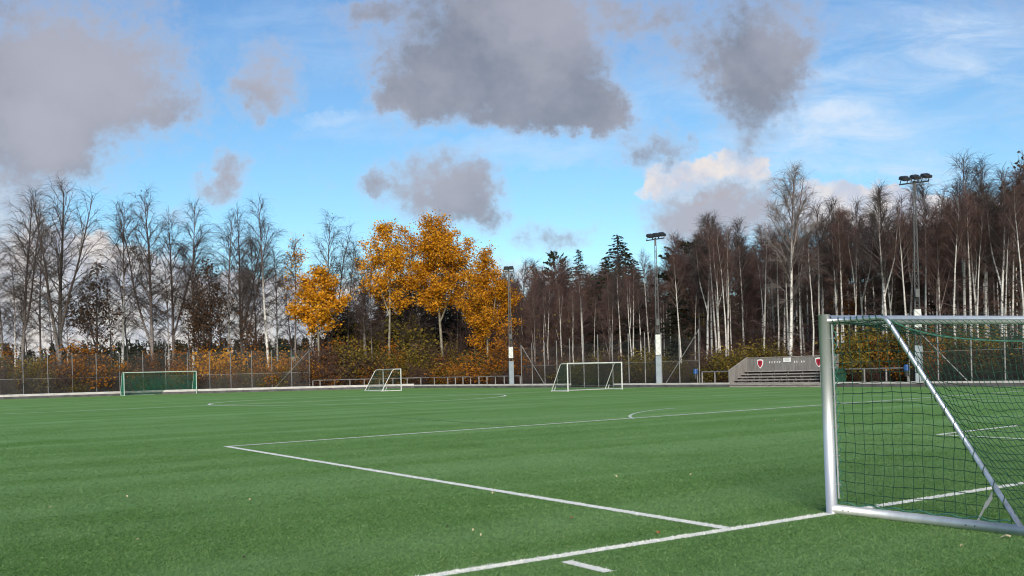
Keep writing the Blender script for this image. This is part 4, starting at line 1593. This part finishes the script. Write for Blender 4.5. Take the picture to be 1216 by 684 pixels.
T('aspen_tree', 'gold_c', 578, 297, 6, 'golden aspen with leaves hanging low beside the dark slim mast', None, 1.05)

# mid wood
T('spruce_tree', 'spruce_a', 739, 277, 15, 'tall dark spruce behind the white stemmed birches above the facing goal', None, 1.9)
T('spruce_tree', 'spruce_b', 690, 295, 40, 'dark spruce on the skyline left of the tall spruce', None, 1.7)
T('pine_tree', 'pine', 662, 300, 44, 'thin topped pine on the skyline left of the skyline spruce', None, .7)
T('pine_tree', 'pine', 820, 290, 16, 'dark pine with spreading branches right of the white guarded mast', None, 1.35)
T('spruce_tree', 'spruce_a', 806, 318, 12, 'dark low spruce close right of the white guarded mast', None, 1.25)
for x, ty, q, lab in [(721, 303, 19, 'dark spruce leaning on the left flank of the tall spruce'), (756, 306, 19, 'dark spruce on the right flank of the tall spruce'),
                      (706, 324, 22, 'low dark spruce left of the spruce group above the facing goal'), (747, 292, 22, 'dark spruce close behind the tip of the tall spruce')]:
    T('spruce_tree', 'spruce_a', x, ty, q, lab, 'spruces behind the facing goal', 1.7)
MIDG = 'white stemmed birches along the edge of the wood'
for x, ty, q, pr_, lab in [
    (634, 330, 7, 'wood_c', 'forked pale birch between the slim mast and the facing goal'),
    (646, 345, 9, 'stem_c', 'thin pale birch close right of the forked pale birch'),
    (668, 338, 8, 'stem_b', 'pale birch rising over the left post of the facing goal'),
    (681, 350, 6, 'stem_c', 'first thin birch over the crossbar of the facing goal'),
    (693, 340, 8, 'stem_a', 'second pale birch over the crossbar of the facing goal'),
    (706, 352, 7, 'stem_c', 'third thin birch over the crossbar of the facing goal'),
    (738, 303, 7, 'pale_b', 'bright white birch in front of the tall dark spruce'),
    (724, 345, 6, 'wood_c', 'leaning pale birch just left of the bright white birch'),
    (752, 318, 8, 'stem_a', 'white birch between the tall spruce and the guarded mast'),
    (762, 322, 10, 'pale_b', 'narrow white birch just left of the guarded mast'),
    (772, 300, 12, 'stem_a', 'white birch half behind the guarded mast'),
    (797, 296, 15, 'pale_a', 'pale fine twigged birch rising right of the guarded mast lamps'),
    (826, 330, 9, 'stem_c', 'thin leaning birch behind the blue bin left of the stand'),
    (838, 262, 9, 'pale_a', 'leftmost white stem of the birch cluster left of the stand'),
    (846, 256, 11, 'pale_b', 'second white stem of the birch cluster left of the stand'),
    (852, 268, 8, 'stem_a', 'middle white stem of the birch cluster left of the stand'),
    (858, 258, 10, 'pale_a', 'fourth white stem of the birch cluster left of the stand'),
    (866, 270, 7, 'stem_b', 'rightmost white stem of the birch cluster left of the stand'),
    (884, 262, 14, 'pale_b', 'pale birch behind the left red shield of the stand'),
    (908, 285, 12, 'stem_c', 'thin birch between the left red shield and the wall sign'),
    (921, 268, 16, 'stem_a', 'birch just left of the tallest white birch behind the stand'),
    (937, 199, 6, 'tall_birch', 'tallest white birch with a wide silvery crown directly behind the stand'),
    (956, 250, 15, 'stem_b', 'birch just right of the tallest white birch behind the stand'),
    (975, 245, 11, 'pale_a', 'white birch rising just left of the near goal post'),
    (996, 238, 9, 'pale_b', 'white birch rising just right of the near goal post'),
    (1003, 250, 8, 'stem_a', 'white birch above the corner of the near goal'),
    (1030, 240, 13, 'pale_a', 'pale birch between the near goal post and the three lamp mast'),
    (1049, 228, 10, 'pale_b', 'white birch left of the three lamp mast'),
    (1058, 222, 8, 'pale_a', 'white birch closest left of the three lamp mast'),
    (1080, 215, 12, 'stem_b', 'birch behind the three lamp mast'),
    (1100, 218, 9, 'pale_b', 'bright white birch closest right of the three lamp mast'),
    (1110, 230, 7, 'wood_c', 'forked leaning birch right of the three lamp mast'),
    (1146, 190, 10, 'pale_a', 'tall silvery birch standing against the sky right of the three lamp mast'),
    (1162, 225, 8, 'stem_b', 'white birch right of the tall silvery birch'),
    (1172, 192, 12, 'pale_b', 'second tall silvery birch against the sky, nearer the picture edge'),
    (1187, 205, 8, 'pale_a', 'white birch near the right picture edge with a wide crown'),
    (1196, 240, 7, 'stem_c', 'thin white birch at the right picture edge over the crossbar'),
    (1212, 188, 13, 'oak_brown', 'dark tree with leftover brown leaves cut by the right picture edge'),
    (1232, 200, 9, 'stem_b', 'birch mostly outside the right picture edge'),
]:
    T('birch_tree' if pr_ != 'oak_brown' else 'oak_tree', pr_, x, ty, q, lab, MIDG if pr_ != 'oak_brown' else None, rnd.uniform(.9, 1.05))

for x0, x1, cnt, where in [(640, 770, 6, 'behind the braced fence'), (800, 880, 3, 'left of the stand'), (885, 1000, 5, 'behind the stand'), (1010, 1225, 10, 'behind the near goal')]:
    for i in range(cnt):
        x = x0 + (x1 - x0) * (i + rnd.random()) / cnt
        ty = float(np.interp(x, [610, 740, 790, 840, 960, 1110, 1216], [325, 322, 305, 268, 260, 238, 205])) + rnd.uniform(0, 30)
        T('birch_tree', rnd.choice(['stem_a', 'stem_b', 'stem_c']), x, ty, rnd.uniform(5, 10), 'slim white stemmed birch in the front row of the wood ' + where, 'front row birches ' + where)

# the rest of the wood
SKY_X = [-60, 610, 650, 700, 740, 790, 840, 900, 960, 1040, 1110, 1160, 1216, 1330, 1500]
SKY_Y = [330, 312, 322, 322, 315, 298, 256, 262, 252, 236, 232, 215, 195, 170, 150]


def sky_y(x):
    return float(np.interp(x, SKY_X, SKY_Y))


ZONES = [(612, 760, 32, 'slender bare birch in the reddish wood behind the facing goal'),
         (760, 880, 26, 'slender bare birch in the dark wood between the guarded mast and the stand'),
         (880, 1010, 30, 'slender bare birch in the dark wood behind the stand'),
         (1010, 1300, 44, 'slender bare birch in the dark wood behind the near goal')]
for x0, x1, cnt, lab in ZONES:
    for i in range(cnt):
        x = x0 + (x1 - x0) * (i + rnd.random()) / cnt
        q = 12 + 44 * rnd.random() ** 1.2
        ty = sky_y(x) + rnd.uniform(6, 46)
        T('birch_tree', rnd.choice(['wood_a', 'wood_b', 'wood_a', 'wood_c', 'wood_d', 'wood_d', 'wood_e', 'pale_b']), x, ty, q, lab, lab.replace('slender bare birch', 'birches'), rnd.uniform(.95, 1.3))
for i in range(16):
    x = 612 + 128 * (i + rnd.random()) / 16
    T('birch_tree', rnd.choice(['wood_d', 'wood_c', 'wood_d']), x, rnd.uniform(305, 328), rnd.uniform(12, 26), ZONES[0][3], ZONES[0][3].replace('slender bare birch', 'birches'), 1.25)
# dark evergreens deep in the wood
for x0, x1, cnt, dy, lab in [(395, 640, 44, 0, 'dark spruce in the shade behind the golden trees'), (640, 900, 18, 0, 'dark spruce deep in the wood left of the stand'), (900, 1320, 26, 0, 'dark spruce deep in the wood right of the tallest birch')]:
    for i in range(cnt):
        x = x0 + (x1 - x0) * (i + rnd.random()) / cnt
        q = rnd.uniform(24, 62) if x0 > 400 else rnd.uniform(12, 46)
        ty = (sky_y(x) + rnd.uniform(20, 75) if x > 610 else 322 + max(0, 520 - x) * .22 + rnd.uniform(6, 56))
        T('spruce_tree', rnd.choice(['spruce_a', 'spruce_b']), x, ty, q, lab, lab.replace('dark spruce', 'spruces'), rnd.uniform(1.1, 1.5) if x0 > 400 else rnd.uniform(1.5, 2.1))
# thin stems below the golden trees and in the far row
for i in range(34):
    x = 425 + 190 * (i + rnd.random()) / 34
    T('birch_tree', rnd.choice(['row_e', 'wood_e', 'wood_a', 'wood_d']), x, rnd.uniform(315, 350), rnd.uniform(8, 30), 'thin stemmed bare tree in the shade under the golden trees', 'bare trees under the golden crowns')
for i in range(20):
    x = -40 + 470 * (i + rnd.random()) / 20
    T('birch_tree', rnd.choice(['row_e', 'row_e', 'row_c', 'wood_e']), x, rnd.uniform(285, 365), rnd.uniform(10, 26), 'slender bare tree filling the gaps of the far row', 'slender trees in the far row')
for x, ty, q, lab in [(640, 322, 22, 'rust leaved tree on the skyline right of the slim mast'), (700, 330, 30, 'rust leaved tree left of the tall dark spruce'), (812, 345, 20, 'rust leaved tree below the dark pine'), (1008, 330, 14, 'rust leaved tree above the near goal corner')]:
    T('oak_tree', 'oak_rust', x, ty, q, lab, 'rust leaved trees in the wood')

# undergrowth: every shrub is a thing
def SH(proto, x, top_y, q, label, group, fat=1.0):
    nm = 'thicket' if proto in ('sh_bare', 'sh_brown') else 'shrub'
    return by_pix(nm, proto, x, top_y, depth_beyond(x, q), label, 'shrub', group, fat)


SHL = {'sh_orange': 'orange leaved shrub', 'sh_gold': 'yellow leaved shrub', 'sh_olive': 'olive green shrub', 'sh_green': 'dark green shrub', 'sh_brown': 'brown twiggy thicket', 'sh_bare': 'bare twiggy thicket'}


def belt(x0, x1, cnt, y_lo, y_hi, q_lo, q_hi, kinds, where, fat=1.0):
    for i in range(cnt):
        x = x0 + (x1 - x0) * (i + rnd.random() * .9) / cnt
        k = rnd.choice(kinds)
        lab = SHL[k] + ' ' + where
        SH(k, x, rnd.uniform(y_lo, y_hi), rnd.uniform(q_lo, q_hi), lab, SHL[k] + 's ' + where, fat * rnd.uniform(.9, 1.25))


belt(-40, 370, 33, 410, 438, 3.2, 7.0, ['sh_orange', 'sh_orange', 'sh_gold', 'sh_olive', 'sh_brown', 'sh_brown'], 'behind the long far end fence')
belt(-40, 370, 30, 428, 446, 2.8, 4.5, ['sh_brown', 'sh_bare', 'sh_olive'], 'low at the foot of the far end fence', 1.25)
belt(370, 620, 34, 400, 428, 3.0, 8.0, ['sh_orange', 'sh_orange', 'sh_brown', 'sh_brown', 'sh_orange', 'sh_olive'], 'behind the long low railing', 1.15)
belt(370, 620, 26, 428, 446, 2.6, 5.0, ['sh_brown', 'sh_brown', 'sh_orange', 'sh_bare', 'sh_olive'], 'close behind the long low railing', 1.3)
belt(620, 866, 30, 412, 434, 3.0, 8.0, ['sh_brown', 'sh_bare', 'sh_olive', 'sh_bare'], 'behind the tall fence with two braces', 1.15)
belt(620, 866, 20, 432, 446, 2.6, 5.0, ['sh_bare', 'sh_brown', 'sh_olive'], 'low behind the tall fence with two braces', 1.3)
belt(395, 870, 34, 366, 398, 9.0, 24.0, ['sh_bare', 'sh_brown', 'sh_bare', 'sh_olive'], 'deeper in the wood behind the low railing and braced fence', 1.0)
belt(870, 1290, 22, 372, 400, 12.0, 26.0, ['sh_bare', 'sh_brown'], 'deeper in the wood behind the stand and near goal', 1.0)
belt(850, 1000, 16, 404, 426, 5.5, 10.0, ['sh_bare', 'sh_brown', 'sh_olive'], 'behind the wooden stand', 1.1)
belt(1010, 1300, 34, 384, 420, 3.2, 8.0, ['sh_olive', 'sh_olive', 'sh_olive', 'sh_brown', 'sh_orange', 'sh_green'], 'in the wood edge behind the near goal', 1.1)
belt(1014, 1300, 22, 424, 442, 2.4, 4.0, ['sh_olive', 'sh_brown', 'sh_green', 'sh_bare'], 'low in the wood edge behind the near goal', 1.2)

# far wood beyond the far end of the pitch: one dark mass of spruces
def far_wood():
    rng = np.random.default_rng(9)
    Vs, Fs, k = [], [], 0
    for i in range(760):
        x = rng.uniform(-330, 30); y = rng.uniform(205, 320)
        u = x / y * F
        if u > -60:
            continue
        h = rng.uniform(9, 13.5) * (y / 260)
        n = 240
        q = rng.random(n) ** .8
        az = rng.random(n) * 6.28
        r = (1 - q) ** .9 * h * .2 + .2
        C = np.stack([x + np.cos(az) * r * .7, y + np.sin(az) * r * .7, -.5 + q * h], 1)
        A = np.stack([np.cos(az) * .5, np.sin(az) * .5, np.full(n, -.35)], 1) * (1.2 * (1 - q) + .5)[:, None]
        B = unit(np.cross(A, rng.normal(size=A.shape))) * .45
        V = np.stack([C, C + A * .5 + B, C + A, C + A * .5 - B], 1).reshape(-1, 3)
        Vs.append(V); Fs.append(np.arange(len(V)).reshape(-1, 4) + k); k += len(V)
    me = mesh_np('far_wood', [(np.concatenate(Vs), np.concatenate(Fs), 0)], [M['needle']])
    o = bpy.data.objects.new('far_wood', me)
    COL.objects.link(o)
    tag(o, 'dark far off spruce wood low on the horizon behind the bare row', 'wood', kind='stuff')


far_wood()

# ------------------------------------------------------------------ fallen leaves on the turf
def fallen(x, y, col, lab, s=.035):
    p = pix_ground(x, y)
    b = MB()
    a = rnd.random() * 6.28
    pts = []
    for i in range(9):
        t = i / 8 * 2 * math.pi
        r = s * (1 + .35 * math.cos(3 * t))
        pts.append((r * math.cos(t + a), r * .7 * math.sin(t + a), .030 + .012 * math.sin(2 * t)))
    top = [(q[0], q[1], q[2] + .003) for q in pts]
    b.add(pts + [(0, 0, .036)] + top + [(0, 0, .042)], [(i + 1, i, 9) for i in range(8)] + [(10 + i, 11 + i, 19) for i in range(8)] + [(i, i + 1, 11 + i, 10 + i) for i in range(8)])
    o = b.build('fallen_leaf', M[col])
    o.location = p
    tag(o, lab, 'leaf', 'fallen leaves on the turf')


M['leaf_pale'] = mottled('dry_pale_leaf', (.46, .41, .27), (.34, .27, .15), 30, .8)
M['leaf_rust'] = mottled('dry_rust_leaf', (.30, .12, .04), (.20, .08, .03), 30, .8)
M['leaf_dark'] = mottled('dry_dark_leaf', (.05, .03, .02), (.03, .02, .015), 30, .8)
for x, y, c, lab, s in [
    (1195, 641, 'leaf_pale', 'pale curled leaf lying against the near goal ground bar', .05), (1142, 652, 'leaf_pale', 'pale leaf on the turf in front of the near goal ground bar', .03),
    (782, 636, 'leaf_rust', 'rust leaf just left of the penalty area corner', .04), (679, 618, 'leaf_rust', 'rust leaf inside the corner of the two long white lines', .035),
    (585, 588, 'leaf_pale', 'pale leaf just below the long penalty area line', .03), (562, 633, 'leaf_pale', 'pale leaf left of the goal line inside the corner', .025),
    (531, 628, 'leaf_dark', 'dark leaf left of the goal line inside the corner', .03), (571, 639, 'leaf_pale', 'second pale leaf close to the goal line inside the corner', .02),
    (60, 605, 'leaf_pale', 'pale leaf on open turf near the left picture edge', .035), (151, 592, 'leaf_pale', 'pale leaf on open turf left of the penalty area line', .03),
    (164, 644, 'leaf_pale', 'pale leaf low on the open turf left', .03), (290, 666, 'leaf_dark', 'dark leaf on the open turf near the lower picture edge', .035),
    (297, 596, 'leaf_pale', 'pale leaf below the left end of the penalty area line', .03), (820, 566, 'leaf_pale', 'pale leaf inside the penalty area left of the near goal', .03),
    (732, 568, 'leaf_pale', 'pale leaf in the middle of the penalty area', .03), (921, 500, 'leaf_pale', 'pale leaf beyond the near goal post inside the penalty area', .04),
    (1150, 498, 'leaf_rust', 'rust leaf seen through the near goal net', .05)]:
    fallen(x, y, c, lab, s * (.8 if y > 640 and x > 1180 else .42))
print('COUNTS', COUNT)
